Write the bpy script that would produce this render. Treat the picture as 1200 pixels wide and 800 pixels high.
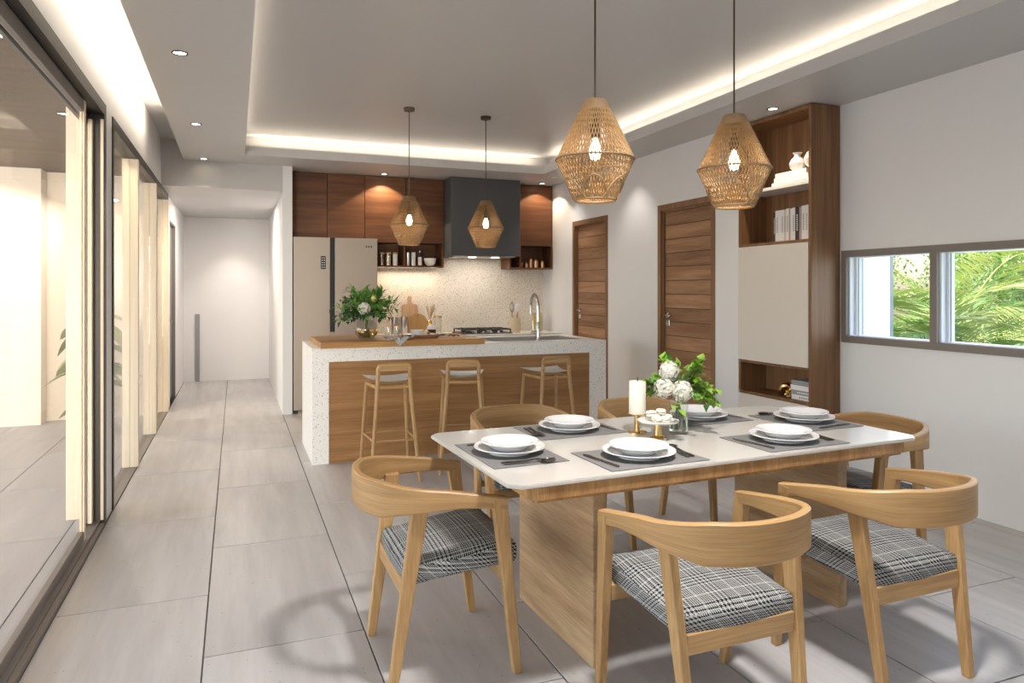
import bpy, bmesh, math, random
from mathutils import Vector, Matrix
PI = math.pi
R = math.radians
for o in list(bpy.data.objects): bpy.data.objects.remove(o, do_unlink=True)
S = bpy.context.scene
C = S.collection
random.seed(7)

# ------------------------------------------------------------------ camera, world, sun, light, exposure
cam = bpy.data.cameras.new('camera'); camo = bpy.data.objects.new('camera', cam); C.objects.link(camo)
cam.sensor_width = 36; cam.lens = 36 * 825 / 1200; cam.shift_y = -61 / 1200; cam.clip_start = .05
camo.location = (0, 0, 1.38); camo.rotation_euler = (PI / 2, 0, -math.atan(324 / 825)); S.camera = camo

w = bpy.data.worlds.new('world'); S.world = w; w.use_nodes = True
wn = w.node_tree; bg = wn.nodes['Background']
sky = wn.nodes.new('ShaderNodeTexSky'); sky.sky_type = 'NISHITA'; sky.sun_disc = False
sky.sun_elevation = R(48); sky.sun_rotation = R(-20); sky.air_density = 1.2; sky.dust_density = 2.5
wn.links.new(sky.outputs[0], bg.inputs[0]); bg.inputs[1].default_value = .55

def lamp(name, kind, loc, energy, col=(1, 1, 1), rot=(0, 0, 0), **k):
    l = bpy.data.lights.new(name, kind); l.energy = energy; l.color = col
    for a, v in k.items(): setattr(l, a, v)
    o = bpy.data.objects.new(name, l); o.location = loc; o.rotation_euler = rot; C.objects.link(o); return o

sun = lamp('sun', 'SUN', (0, 0, 20), 7, (1, .95, .86), angle=R(1.5))
sun.rotation_euler = Vector((.6, -.5, -.78)).to_track_quat('-Z', 'Y').to_euler()
WARM = (1, .83, .63)
# daylight entering under the terrace roof, daylight at the right-hand window, added fills
lamp('terrace_daylight', 'AREA', (-4.5, 3.2, 1.35), 120, (.97, .98, 1), (0, R(-90), 0), shape='RECTANGLE', size=2.5, size_y=9.5)
lamp('terrace_end_fill', 'AREA', (-2.6, -2.6, 1.35), 95, (1, .92, .80), (R(90), 0, 0), shape='RECTANGLE', size=2.9, size_y=2.4, spread=R(60))  # unseen lamp added to brighten the terrace end wall and posts
lamp('dining_ceiling_lamp', 'AREA', (1.35, 1.55, 2.9), 37, (1, .975, .95), (0, 0, 0), shape='DISK', size=.3, spread=R(128))
lamp('window_daylight', 'AREA', (4.6, 2.45, 1.33), 12, (.86, .93, 1), (0, R(90), 0), shape='RECTANGLE', size=.66, size_y=2.9)
lamp('rear_fill', 'AREA', (1.2, -2.3, 1.5), 6, (1, .97, .93), (R(90), 0, 0), shape='RECTANGLE', size=3.6, size_y=2.2)  # unseen fill added behind the camera; the rear wall is solid
vs = S.view_settings; vs.view_transform = 'Standard'; vs.look = 'None'; vs.gamma = 1; vs.use_curve_mapping = False
vs.exposure = 0.38

# ------------------------------------------------------------------ materials
def nodes_of(name):
    m = bpy.data.materials.new(name); m.use_nodes = True
    nt = m.node_tree; return m, nt, nt.nodes['Principled BSDF'], nt.nodes.new, nt.links.new
def plain(name, col, rough=.5, metal=0, emit=None, es=0, bump=0, bscale=60, var=0, spec=None, trans=0, alpha=1):
    m, nt, b, N, L = nodes_of(name)
    b.inputs['Base Color'].default_value = (*col, 1); b.inputs['Roughness'].default_value = rough; b.inputs['Metallic'].default_value = metal
    if spec is not None: b.inputs['Specular IOR Level'].default_value = spec
    if trans: b.inputs['Transmission Weight'].default_value = trans
    if emit: b.inputs['Emission Color'].default_value = (*emit, 1); b.inputs['Emission Strength'].default_value = es
    if bump or var:
        tc = N('ShaderNodeTexCoord'); no = N('ShaderNodeTexNoise'); no.inputs['Scale'].default_value = bscale; no.inputs['Detail'].default_value = 5
        L(tc.outputs['Object'], no.inputs['Vector'])
        if bump:
            bp = N('ShaderNodeBump'); bp.inputs['Strength'].default_value = bump; bp.inputs['Distance'].default_value = .004
            L(no.outputs[0], bp.inputs['Height']); L(bp.outputs[0], b.inputs['Normal'])
        if var:
            mx = N('ShaderNodeMix'); mx.data_type = 'RGBA'
            mx.inputs[6].default_value = (*[c * (1 - var) for c in col], 1); mx.inputs[7].default_value = (*[min(1, c * (1 + var)) for c in col], 1)
            L(no.outputs[0], mx.inputs[0]); L(mx.outputs[2], b.inputs['Base Color'])
    return m
def wood(name, dark, light, axis='X', across=11, along=.9, rough=.45, uv=False, fine=.82, spec=.4, rv=.05):
    m, nt, b, N, L = nodes_of(name)
    tc = N('ShaderNodeTexCoord'); oi = N('ShaderNodeObjectInfo'); src = tc.outputs['UV' if uv else 'Object']
    mul = N('ShaderNodeVectorMath'); mul.operation = 'SCALE'; mul.inputs[0].default_value = (7.3, 3.1, 5.7); L(oi.outputs['Random'], mul.inputs['Scale'])
    ad = N('ShaderNodeVectorMath'); L(src, ad.inputs[0]); L(mul.outputs[0], ad.inputs[1])
    def mp(al, ac):
        q = N('ShaderNodeMapping'); s = [ac, ac, ac]; s['XYZ'.index(axis)] = al; q.inputs['Scale'].default_value = s; L(ad.outputs[0], q.inputs[0]); return q
    n1 = N('ShaderNodeTexNoise'); n1.inputs['Scale'].default_value = 1; n1.inputs['Detail'].default_value = 4; n1.inputs['Distortion'].default_value = .6; L(mp(along, across).outputs[0], n1.inputs['Vector'])
    n2 = N('ShaderNodeTexNoise'); n2.inputs['Scale'].default_value = 1; n2.inputs['Detail'].default_value = 3; L(mp(along * 5, across * 12).outputs[0], n2.inputs['Vector'])
    rp = N('ShaderNodeValToRGB'); rp.color_ramp.elements[0].position = .33; rp.color_ramp.elements[1].position = .68
    rp.color_ramp.elements[0].color = (*dark, 1); rp.color_ramp.elements[1].color = (*light, 1); L(n1.outputs[0], rp.inputs[0])
    r2 = N('ShaderNodeMapRange'); r2.inputs[1].default_value = .35; r2.inputs[2].default_value = .65; r2.inputs[3].default_value = fine; r2.inputs[4].default_value = 1.06; L(n2.outputs[0], r2.inputs[0])
    mx = N('ShaderNodeVectorMath'); mx.operation = 'SCALE'; L(rp.outputs[0], mx.inputs[0]); L(r2.outputs[0], mx.inputs['Scale']); rr = N('ShaderNodeMapRange'); rr.inputs[3].default_value = 1 - rv; rr.inputs[4].default_value = 1 + rv; L(oi.outputs['Random'], rr.inputs[0])
    m2 = N('ShaderNodeVectorMath'); m2.operation = 'SCALE'; L(mx.outputs[0], m2.inputs[0]); L(rr.outputs[0], m2.inputs['Scale']); L(m2.outputs[0], b.inputs['Base Color'])
    b.inputs['Roughness'].default_value = rough; b.inputs['Specular IOR Level'].default_value = spec
    bp = N('ShaderNodeBump'); bp.inputs['Strength'].default_value = .12; bp.inputs['Distance'].default_value = .002; L(n2.outputs[0], bp.inputs['Height']); L(bp.outputs[0], b.inputs['Normal'])
    return m
def tile_mat(name, c1, c2, rough):
    m, nt, b, N, L = nodes_of(name)
    tc = N('ShaderNodeTexCoord'); oi = N('ShaderNodeObjectInfo')
    mul = N('ShaderNodeVectorMath'); mul.operation = 'SCALE'; mul.inputs[0].default_value = (31, 17, 9); L(oi.outputs['Random'], mul.inputs['Scale'])
    ad = N('ShaderNodeVectorMath'); L(tc.outputs['Object'], ad.inputs[0]); L(mul.outputs[0], ad.inputs[1])
    q = N('ShaderNodeMapping'); q.inputs['Scale'].default_value = (9, .9, 1); L(ad.outputs[0], q.inputs[0])
    n1 = N('ShaderNodeTexNoise'); n1.inputs['Scale'].default_value = 1; n1.inputs['Detail'].default_value = 6; n1.inputs['Roughness'].default_value = .65; L(q.outputs[0], n1.inputs['Vector'])
    rp = N('ShaderNodeValToRGB'); rp.color_ramp.elements[0].position = .3; rp.color_ramp.elements[1].position = .7
    rp.color_ramp.elements[0].color = (*c1, 1); rp.color_ramp.elements[1].color = (*c2, 1); L(n1.outputs[0], rp.inputs[0])
    # sparse dark pits
    v = N('ShaderNodeTexVoronoi'); v.inputs['Scale'].default_value = 38; L(ad.outputs[0], v.inputs['Vector'])
    sx = N('ShaderNodeSeparateColor'); L(v.outputs['Color'], sx.inputs[0])
    gt = N('ShaderNodeMath'); gt.operation = 'GREATER_THAN'; gt.inputs[1].default_value = .9; L(sx.outputs[0], gt.inputs[0])
    lt = N('ShaderNodeMath'); lt.operation = 'LESS_THAN'; lt.inputs[1].default_value = .16; L(v.outputs['Distance'], lt.inputs[0])
    pm = N('ShaderNodeMath'); pm.operation = 'MULTIPLY'; L(gt.outputs[0], pm.inputs[0]); L(lt.outputs[0], pm.inputs[1])
    p2 = N('ShaderNodeMath'); p2.operation = 'MULTIPLY'; p2.inputs[1].default_value = .55; L(pm.outputs[0], p2.inputs[0])
    mx = N('ShaderNodeMix'); mx.data_type = 'RGBA'; L(p2.outputs[0], mx.inputs[0]); L(rp.outputs[0], mx.inputs[6]); mx.inputs[7].default_value = (.18, .16, .15, 1)
    hv = N('ShaderNodeHueSaturation'); L(mx.outputs[2], hv.inputs['Color'])
    mr = N('ShaderNodeMapRange'); mr.inputs[3].default_value = .95; mr.inputs[4].default_value = 1.04; L(oi.outputs['Random'], mr.inputs[0]); L(mr.outputs[0], hv.inputs['Value'])
    L(hv.outputs[0], b.inputs['Base Color']); b.inputs['Roughness'].default_value = rough; b.inputs['Specular IOR Level'].default_value = .45
    return m
def terrazzo(name, base, scale, amount):
    m, nt, b, N, L = nodes_of(name)
    tc = N('ShaderNodeTexCoord'); cur = None
    for i, (sc, th) in enumerate(((scale, amount), (scale * 2.1, amount * .9))):
        v = N('ShaderNodeTexVoronoi'); v.inputs['Scale'].default_value = sc; v.inputs['Randomness'].default_value = 1; L(tc.outputs['Object'], v.inputs['Vector'])
        s = N('ShaderNodeSeparateColor'); L(v.outputs['Color'], s.inputs[0])
        th_ = N('ShaderNodeMath'); th_.operation = 'MULTIPLY'; th_.inputs[1].default_value = th; L(s.outputs[1], th_.inputs[0])
        lt = N('ShaderNodeMath'); lt.operation = 'LESS_THAN'; L(v.outputs['Distance'], lt.inputs[0]); L(th_.outputs[0], lt.inputs[1])
        rp = N('ShaderNodeValToRGB'); e = rp.color_ramp.elements; rp.color_ramp.interpolation = 'CONSTANT'
        e[0].color = (.30, .19, .12, 1); e[1].position = .25; e[1].color = (.42, .38, .33, 1)
        for p, c in ((.5, (.58, .40, .26, 1)), (.7, (.16, .14, .13, 1)), (.85, (.66, .54, .42, 1))): x = e.new(p); x.color = c
        L(s.outputs[0], rp.inputs[0])
        mx = N('ShaderNodeMix'); mx.data_type = 'RGBA'; L(lt.outputs[0], mx.inputs[0]); L(rp.outputs[0], mx.inputs[7])
        if cur is None: mx.inputs[6].default_value = (*base, 1)
        else: L(cur, mx.inputs[6])
        cur = mx.outputs[2]
    L(cur, b.inputs['Base Color']); b.inputs['Roughness'].default_value = .3
    return m
def plaid(name):
    m, nt, b, N, L = nodes_of(name)
    tc = N('ShaderNodeTexCoord'); sp = N('ShaderNodeSeparateXYZ'); L(tc.outputs['Object'], sp.inputs[0])
    def M(op, a, b_, c=None):
        n = N('ShaderNodeMath'); n.operation = op
        for i, v in enumerate((a, b_, c)):
            if v is None: continue
            if isinstance(v, (int, float)): n.inputs[i].default_value = v
            else: L(v, n.inputs[i])
        return n.outputs[0]
    fr = lambda v, p: M('FRACT', M('DIVIDE', M('ADD', v, 5.0), p), 0)
    sn = N('ShaderNodeSeparateXYZ'); L(tc.outputs['Normal'], sn.inputs[0])
    z = M('MULTIPLY', sp.outputs[2], M('GREATER_THAN', .55, M('ABSOLUTE', sn.outputs[2], 0)))
    x = M('ADD', sp.outputs[0], z); y = M('ADD', sp.outputs[1], z)
    p1, p2, q, Lr = .0152, .0076, .0076, .1368
    def band(v):
        seg = M('LESS_THAN', fr(v, Lr), .42)
        a = M('LESS_THAN', fr(v, p1), .5); c = M('LESS_THAN', fr(v, p2), .5)
        r = M('ADD', M('MULTIPLY', seg, a), M('MULTIPLY', M('SUBTRACT', 1, seg), c))
        line = M('LESS_THAN', M('ABSOLUTE', M('SUBTRACT', fr(v, Lr), .71), 0), .02)
        return M('MAXIMUM', r, line)
    tw = M('LESS_THAN', fr(M('ADD', x, y), q), .5)
    val = M('ADD', M('MULTIPLY', tw, band(x)), M('MULTIPLY', M('SUBTRACT', 1, tw), band(y)))
    mx = N('ShaderNodeMix'); mx.data_type = 'RGBA'; mx.inputs[6].default_value = (.008, .009, .012, 1); mx.inputs[7].default_value = (.36, .357, .345, 1); L(val, mx.inputs[0])
    L(mx.outputs[2], b.inputs['Base Color']); b.inputs['Roughness'].default_value = .9; b.inputs['Specular IOR Level'].default_value = .15
    return m
def thin_glass(name, tint=(1, 1, 1), base=.045):
    m = bpy.data.materials.new(name); m.use_nodes = True; nt = m.node_tree; nt.nodes.clear(); N = nt.nodes.new; L = nt.links.new
    out = N('ShaderNodeOutputMaterial'); mx = N('ShaderNodeMixShader'); t = N('ShaderNodeBsdfTransparent'); g = N('ShaderNodeBsdfGlossy')
    t.inputs[0].default_value = (*tint, 1); g.inputs['Roughness'].default_value = .01
    lw = N('ShaderNodeLayerWeight'); lw.inputs[0].default_value = .5
    pw = N('ShaderNodeMath'); pw.operation = 'POWER'; pw.inputs[1].default_value = 8; L(lw.outputs['Facing'], pw.inputs[0])
    mr = N('ShaderNodeMapRange'); mr.inputs[3].default_value = base; mr.inputs[4].default_value = .9; L(pw.outputs[0], mr.inputs[0])
    L(mr.outputs[0], mx.inputs[0]); L(t.outputs[0], mx.inputs[1]); L(g.outputs[0], mx.inputs[2]); L(mx.outputs[0], out.inputs[0])
    return m

M = {}
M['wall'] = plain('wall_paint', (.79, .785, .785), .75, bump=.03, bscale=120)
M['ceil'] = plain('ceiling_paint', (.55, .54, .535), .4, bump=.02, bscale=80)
M['tile'] = tile_mat('floor_tile', (.385, .367, .36), (.52, .50, .492), .36)
M['grout'] = plain('grout', (.14, .13, .125), .9)
M['ttile'] = tile_mat('terrace_tile', (.27, .26, .268), (.35, .34, .348), .45)
M['oak'] = wood('oak_x', (.365, .205, .082), (.53, .325, .142), 'X', 16, 1.1, .42)
M['oak_y'] = wood('oak_y', (.365, .205, .082), (.53, .325, .142), 'Y', 16, 1.1, .42)
M['oak_z'] = wood('oak_z', (.365, .205, .082), (.53, .325, .142), 'Z', 16, 1.1, .42)
M['oak_uv'] = wood('oak_bent', (.365, .205, .082), (.53, .325, .142), 'X', 18, 1.1, .42, uv=True)
M['table_oak'] = wood('table_oak_diag', (.37, .225, .115), (.53, .36, .20), 'Y', 14, 1.6, .45)
M['apron'] = wood('table_apron', (.30, .15, .055), (.50, .28, .115), 'Z', 22, 5, .38)
M['slab'] = wood('chopping_slab', (.32, .145, .042), (.55, .30, .10), 'X', 14, 1.3, .4)
M['panel'] = wood('island_panel', (.30, .145, .052), (.44, .235, .095), 'X', 14, .8, .42)
M['walnut'] = wood('walnut_fronts', (.10, .038, .015), (.18, .075, .031), 'X', 14, .8, .42)
M['walnut_z'] = wood('bookcase_walnut', (.17, .078, .032), (.27, .14, .062), 'Z', 16, .7, .45)
M['door'] = wood('door_wood', (.26, .128, .064), (.41, .235, .13), 'Y', 13, 1.0, .5, rv=.2)
M['doorframe'] = wood('door_frame_wood', (.22, .115, .055), (.30, .165, .085), 'Z', 16, .8, .5)
M['soffit'] = wood('terrace_soffit', (.085, .05, .03), (.135, .085, .053), 'X', 9, .5, .6)
M['cream_wood'] = wood('pale_post', (.70, .58, .42), (.82, .71, .55), 'Z', 12, .4, .5, fine=.96)
M['cream'] = plain('terrace_wall', (.76, .665, .545), .8, var=.04, bscale=3)
M['bronze'] = plain('dark_bronze', (.045, .038, .033), .45, .3)
M['taupe'] = plain('taupe_frame', (.205, .175, .155), .5)
M['sash'] = plain('white_sash', (.72, .75, .80), .5)
M['glass'] = thin_glass('window_glass')
M['clear'] = thin_glass('clear_glass', (.97, .98, .97), .07)
M['terrazzo'] = terrazzo('terrazzo_white', (.88, .865, .835), 70, .26)
M['splash'] = terrazzo('terrazzo_cream', (.80, .73, .645), 46, .44)
M['stonewhite'] = plain('white_stone', (.80, .78, .74), .3)
M['tabletop'] = plain('table_glass_top', (.55, .52, .475), .14)
M['steel'] = plain('stainless', (.55, .54, .53), .28, 1)
M['chrome'] = plain('chrome', (.58, .57, .56), .2, 1)
M['fridge'] = plain('champagne_steel', (.43, .375, .32), .42, .55, bump=.03, bscale=200)
M['black'] = plain('black_gloss', (.012, .012, .013), .4)
M['iron'] = plain('cast_iron', (.02, .02, .021), .55)
M['hood'] = plain('hood_grey', (.078, .08, .086), .5)
M['shadowgap'] = plain('shadow_gap', (.03, .02, .015), .9)
M['plaid'] = plaid('plaid_fabric')
M['mat'] = plain('placemat_weave', (.20, .19, .185), .9, bump=.5, bscale=700, var=.25)
M['china'] = plain('porcelain', (.71, .70, .695), .16)
M['cutlery'] = plain('cutlery_steel', (.24, .21, .19), .22, 1)
M['brass'] = plain('brass', (.72, .50, .22), .22, 1)
M['wax'] = plain('candle_wax', (.78, .74, .65), .6)
M['macaron'] = plain('macaron_cream', (.86, .78, .64), .8, bump=.2, bscale=400)
M['filling'] = plain('macaron_filling', (.24, .15, .09), .8)
M['leaf'] = plain('leaf_lime', (.20, .36, .03), .55, var=.35, bscale=14)
M['olive'] = plain('leaf_olive', (.22, .25, .07), .4, var=.3, bscale=10)
M['leaf_bright'] = plain('leaf_bright', (.13, .31, .05), .5, var=.35, bscale=14)
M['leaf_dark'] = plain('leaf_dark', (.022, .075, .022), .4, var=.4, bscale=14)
M['stem'] = plain('green_stem', (.12, .17, .05), .6)
M['petal'] = plain('petal_white', (.80, .77, .69), .8, var=.15, bscale=90)
M['petal_y'] = plain('petal_yellow', (.80, .70, .28), .7)
M['amber'] = plain('amber_water', (.62, .42, .18), .05, trans=.85)
M['water'] = plain('vase_water', (.72, .76, .70), .05, trans=.9)
M['rattan'] = plain('bamboo_strand', (.31, .185, .08), .6, var=.3, bscale=25)
M['rattan_d'] = plain('bamboo_band', (.23, .14, .07), .6, var=.25, bscale=40)
M['cord'] = plain('brown_cord', (.14, .09, .06), .7)
M['socket'] = plain('black_socket', (.02, .018, .016), .5)
M['bulb'] = plain('bulb_glow', (1, .9, .7), .4, emit=(1, .80, .50), es=12)
M['lens'] = plain('downlight_lens', (1, .95, .9), .4, emit=(1, .83, .62), es=16)
M['lensoff'] = plain('downlight_lens_off', (.85, .85, .85), .4)
M['led'] = plain('led_glow', (1, .9, .8), .5, emit=(1, .88, .70), es=9)
M['whitepl'] = plain('white_plastic', (.86, .85, .84), .4)
M['lacquer'] = plain('cream_lacquer', (.72, .665, .60), .45)
M['bookwhite'] = plain('book_white', (.83, .81, .79), .7)
M['bookcream'] = plain('book_cream', (.66, .58, .50), .7)
M['bookdark'] = plain('book_dark', (.05, .042, .04), .6)
M['bookgrey'] = plain('book_grey', (.30, .30, .31), .7)
M['bookpink'] = plain('book_rose', (.45, .36, .33), .7)
M['ceramic'] = plain('white_ceramic', (.84, .82, .79), .4)
M['beige'] = plain('beige_ceramic', (.70, .57, .40), .5)
M['paleboard'] = wood('pale_board', (.48, .29, .17), (.63, .42, .27), 'Z', 18, 2, .6)
M['redwood'] = wood('tray_wood', (.33, .14, .07), (.48, .23, .12), 'X', 18, 3, .5)
M['copper'] = plain('copper', (.62, .36, .20), .3, .8)
M['pasta'] = plain('pasta_yellow', (.80, .55, .12), .6, var=.35, bscale=70)
M['spice'] = plain('spice_brown', (.22, .11, .05), .8, var=.3, bscale=120)
M['oat'] = plain('oats', (.60, .48, .34), .9, var=.2, bscale=150)
M['linen'] = plain('white_linen', (.80, .80, .80), .95, bump=.3, bscale=300)
M['candle_red'] = plain('dark_red_glass', (.10, .018, .012), .12)
M['grass'] = plain('lawn', (.10, .20, .04), .9, var=.4, bscale=8)
M['palm'] = plain('palm_leaf', (.24, .40, .10), .45, var=.45, bscale=4)
M['palm_y'] = plain('palm_leaf_yellow', (.46, .52, .15), .45, var=.3, bscale=4)
M['bush'] = plain('bush_leaf', (.22, .40, .09), .6, var=.5, bscale=3)
M['bark'] = plain('bark', (.25, .18, .12), .9, bump=.6, bscale=30)
M['outwhite'] = plain('outside_white_wall', (.46, .475, .51), .8)
M['planter'] = plain('planter_sand', (.62, .50, .34), .8)
M['darkdoor'] = plain('grey_door', (.23, .21, .195), .6)

# ------------------------------------------------------------------ mesh helpers
def B(): return bmesh.new()
def obj(name, bm, m, parent=None, smooth=False, loc=None):
    if smooth:
        for f in bm.faces: f.smooth = True
    me = bpy.data.meshes.new(name); bm.normal_update(); bm.to_mesh(me); bm.free()
    me.materials.append(M[m] if isinstance(m, str) else m)
    if smooth:
        try: me.set_sharp_from_angle(angle=R(38))
        except Exception: pass
    o = bpy.data.objects.new(name, me); C.objects.link(o)
    if parent: o.parent = parent
    if loc: o.location = loc
    return o
def tag(o, label, cat, group=None):
    o['label'] = label; o['category'] = cat
    if group: o['group'] = group
    return o
def thing(name, label, cat, loc=(0, 0, 0), rz=0, group=None):
    o = bpy.data.objects.new(name, None); o.empty_display_size = .1; C.objects.link(o)
    o.location = loc; o.rotation_euler = (0, 0, rz); return tag(o, label, cat, group)
def struct(o): o['kind'] = 'structure'; return o
def stuff(o): o['kind'] = 'stuff'; return o
def copy_tree(o, parent=None):
    c = o.copy(); C.objects.link(c)
    if parent: c.parent = parent
    for ch in list(o.children): copy_tree(ch, c)
    return c
def dup(o, loc, rz=0, label=None):
    c = copy_tree(o); c.location = loc; c.rotation_euler = (0, 0, rz)
    if label: c['label'] = label
    return c
def box(bm, x0, y0, z0, x1, y1, z1, bev=0, seg=1):
    vs_ = [bm.verts.new(p) for p in ((x0, y0, z0), (x1, y0, z0), (x1, y1, z0), (x0, y1, z0), (x0, y0, z1), (x1, y0, z1), (x1, y1, z1), (x0, y1, z1))]
    fs = [bm.faces.new([vs_[i] for i in q]) for q in ((3, 2, 1, 0), (4, 5, 6, 7), (0, 1, 5, 4), (1, 2, 6, 5), (2, 3, 7, 6), (3, 0, 4, 7))]
    if bev: bmesh.ops.bevel(bm, geom=list({e for f in fs for e in f.edges}), offset=bev, segments=seg, profile=.5, affect='EDGES')
    return bm
def bx(*a, **k): return box(B(), *a, **k)
def hexa(bm, pts):   # 8 points, bottom 4 ccw then top 4 ccw
    v = [bm.verts.new(p) for p in pts]
    for q in ((3, 2, 1, 0), (4, 5, 6, 7), (0, 1, 5, 4), (1, 2, 6, 5), (2, 3, 7, 6), (3, 0, 4, 7)): bm.faces.new([v[i] for i in q])
    return bm
def lathe(bm, prof, n=24, c=(0, 0, 0), cap=True):
    rings = []
    for r, z in prof:
        if r < 1e-5: rings.append([bm.verts.new((c[0], c[1], c[2] + z))])
        else: rings.append([bm.verts.new((c[0] + r * math.cos(2 * PI * i / n), c[1] + r * math.sin(2 * PI * i / n), c[2] + z)) for i in range(n)])
    for a, b in zip(rings, rings[1:]):
        if len(a) == 1 and len(b) == 1: continue
        for i in range(n):
            j = (i + 1) % n
            if len(a) == 1: bm.faces.new((a[0], b[j], b[i]))
            elif len(b) == 1: bm.faces.new((a[i], a[j], b[0]))
            else: bm.faces.new((a[i], a[j], b[j], b[i]))
    if cap:
        if len(rings[0]) > 1: bm.faces.new(list(reversed(rings[0])))
        if len(rings[-1]) > 1: bm.faces.new(rings[-1])
    return bm
def tube(bm, pts, r, n=8, caps=True):
    pts = [Vector(p) for p in pts]; rings = []; ref = None
    for i, p in enumerate(pts):
        t = (pts[min(i + 1, len(pts) - 1)] - pts[max(i - 1, 0)]).normalized()
        if ref is None: ref = t.orthogonal().normalized()
        ref = (ref - t * ref.dot(t)).normalized(); bn = t.cross(ref); rr = r[i] if isinstance(r, (list, tuple)) else r
        rings.append([bm.verts.new(p + (ref * math.cos(2 * PI * k / n) + bn * math.sin(2 * PI * k / n)) * rr) for k in range(n)])
    for a, b in zip(rings, rings[1:]):
        for k in range(n): bm.faces.new((a[k], a[(k + 1) % n], b[(k + 1) % n], b[k]))
    if caps: bm.faces.new(list(reversed(rings[0]))); bm.faces.new(rings[-1])
    return bm
def prism(bm, poly, z0, z1, mtx=None):
    a = [Vector((x, y, z0)) for x, y in poly]; b = [Vector((x, y, z1)) for x, y in poly]
    if mtx: a = [mtx @ v for v in a]; b = [mtx @ v for v in b]
    a = [bm.verts.new(v) for v in a]; b = [bm.verts.new(v) for v in b]; n = len(a)
    bm.faces.new(list(reversed(a))); bm.faces.new(b)
    for i in range(n): bm.faces.new((a[i], a[(i + 1) % n], b[(i + 1) % n], b[i]))
    return bm
def leaf(bm, p, d, up, L, W, bend=.25):
    d = d.normalized(); s = d.cross(up)
    if s.length < 1e-3: s = d.orthogonal()
    s.normalize(); n = s.cross(d)
    a = bm.verts.new(p); m0 = p + d * L * .45 + n * L * bend * .5
    l, c, r = bm.verts.new(m0 + s * W / 2 + n * W * .12), bm.verts.new(m0), bm.verts.new(m0 - s * W / 2 + n * W * .12); e = bm.verts.new(p + d * L)
    for q in ((a, c, l), (a, r, c), (l, c, e), (c, r, e)): bm.faces.new(q)

# ------------------------------------------------------------------ room shell
XL, XR, XD, ZL, ZU = -.72, 4.17, 3.89, 2.74, 2.95
YN, YK, YH = -2.5, 8.76, 11.55
def boxes(lst):
    bm = B()
    for b in lst: box(bm, *b)
    return bm
floor = struct(obj('floor', boxes([(-.72, YN, -.12, XR, 8.9, -.006), (-.72, 8.9, -.12, .6, YH, -.006)]), 'grout'))
def lay_tiles(parent, name, m, x0, y0, nx, ny, clip, half):
    W_, L_, g = .6, 1.2, .003; cache = {}
    for i in range(nx):
        for j in range(ny):
            xa, ya = x0 + i * W_, y0 + j * L_ + (half if i % 2 else 0); xb, yb = xa + W_, ya + L_
            for (cx0, cy0, cx1, cy1) in clip:
                ax, ay, bx_, by = max(xa, cx0), max(ya, cy0), min(xb, cx1), min(yb, cy1)
                if bx_ - ax < .02 or by - ay < .02: continue
                k = (round(bx_ - ax, 3), round(by - ay, 3))
                if k in cache:
                    o = bpy.data.objects.new(name, cache[k]); C.objects.link(o); o.parent = parent
                else:
                    o = obj(name, bx(-k[0] / 2 + g, -k[1] / 2 + g, -.006, k[0] / 2 - g, k[1] / 2 - g, 0, bev=.0012), m, parent); cache[k] = o.data
                o.location = ((ax + bx_) / 2, (ay + by) / 2, parent.get('zt', 0))
lay_tiles(floor, 'tile', 'tile', -.713, 3.463 - 4.8, 9, 12, [(-.712, -1.6, .487, YH), (.487, -1.6, 3.487, 8.76), (3.487, -1.6, XR, 4.755), (3.487, 4.755, XD, 8.76)], -.583)

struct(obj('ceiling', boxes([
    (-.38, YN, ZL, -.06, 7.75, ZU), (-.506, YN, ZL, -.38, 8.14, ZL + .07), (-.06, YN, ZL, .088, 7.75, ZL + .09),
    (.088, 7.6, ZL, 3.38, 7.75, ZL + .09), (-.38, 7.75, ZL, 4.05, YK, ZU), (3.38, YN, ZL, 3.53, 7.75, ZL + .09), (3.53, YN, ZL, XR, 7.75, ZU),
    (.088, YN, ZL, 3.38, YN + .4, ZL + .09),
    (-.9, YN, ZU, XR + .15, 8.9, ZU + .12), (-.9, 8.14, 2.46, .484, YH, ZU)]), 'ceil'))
# walls
struct(obj('wall_left', boxes([(-.82, YN, 2.467, XL, 8.14, ZU), (-.82, 4.76, 0, XL, 5.01, 2.467), (-.82, 8.14, 2.46, XL, 8.9, 2.475 + .001), (-.82, 8.9, 0, XL, 9.18, 2.46), (-.82, 9.18, 2.2, XL, 10.06, 2.46), (-.82, 10.06, 0, XL, YH, 2.46)]), 'wall'))
struct(obj('wall_right', boxes([(XR, YN, 0, XR + .15, 4.9, .992), (XR, YN, 1.664, XR + .15, 4.9, ZU), (XR, 3.947, .992, XR + .15, 4.9, 1.664), (XR, YN, .992, XR + .15, 1.0, 1.664)]), 'wall'))
struct(obj('wall_doors', boxes([(XD, 4.757, 0, 4.05, 5.06, ZL), (XD, 5.95, 0, 4.05, 6.96, ZL), (XD, 7.84, 0, 4.05, YK, ZL), (XD, 5.06, 2.205, 4.05, 5.95, ZL), (XD, 6.96, 2.215, 4.05, 7.84, ZL)]), 'wall'))
struct(obj('wall_kitchen', bx(.585, YK, 0, 4.05, YK + .14, ZL), 'wall'))
struct(obj('wall_stub', bx(.484, 8.14, 0, .585, YH, ZL), 'wall'))
struct(obj('wall_hall', bx(-.9, YH, 0, .6, YH + .12, 2.6), 'wall'))
struct(obj('wall_rear', bx(-.9, YN - .12, 0, XR + .15, YN, ZU), 'wall'))
struct(obj('trim_1', bx(-.56, YH - .03, 0, -.50, YH, 1.01, bev=.002), 'bookgrey'))
d3 = struct(obj('door_3', bx(-.815, 9.2, 0, -.765, 10.04, 2.18), 'darkdoor'))
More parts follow.
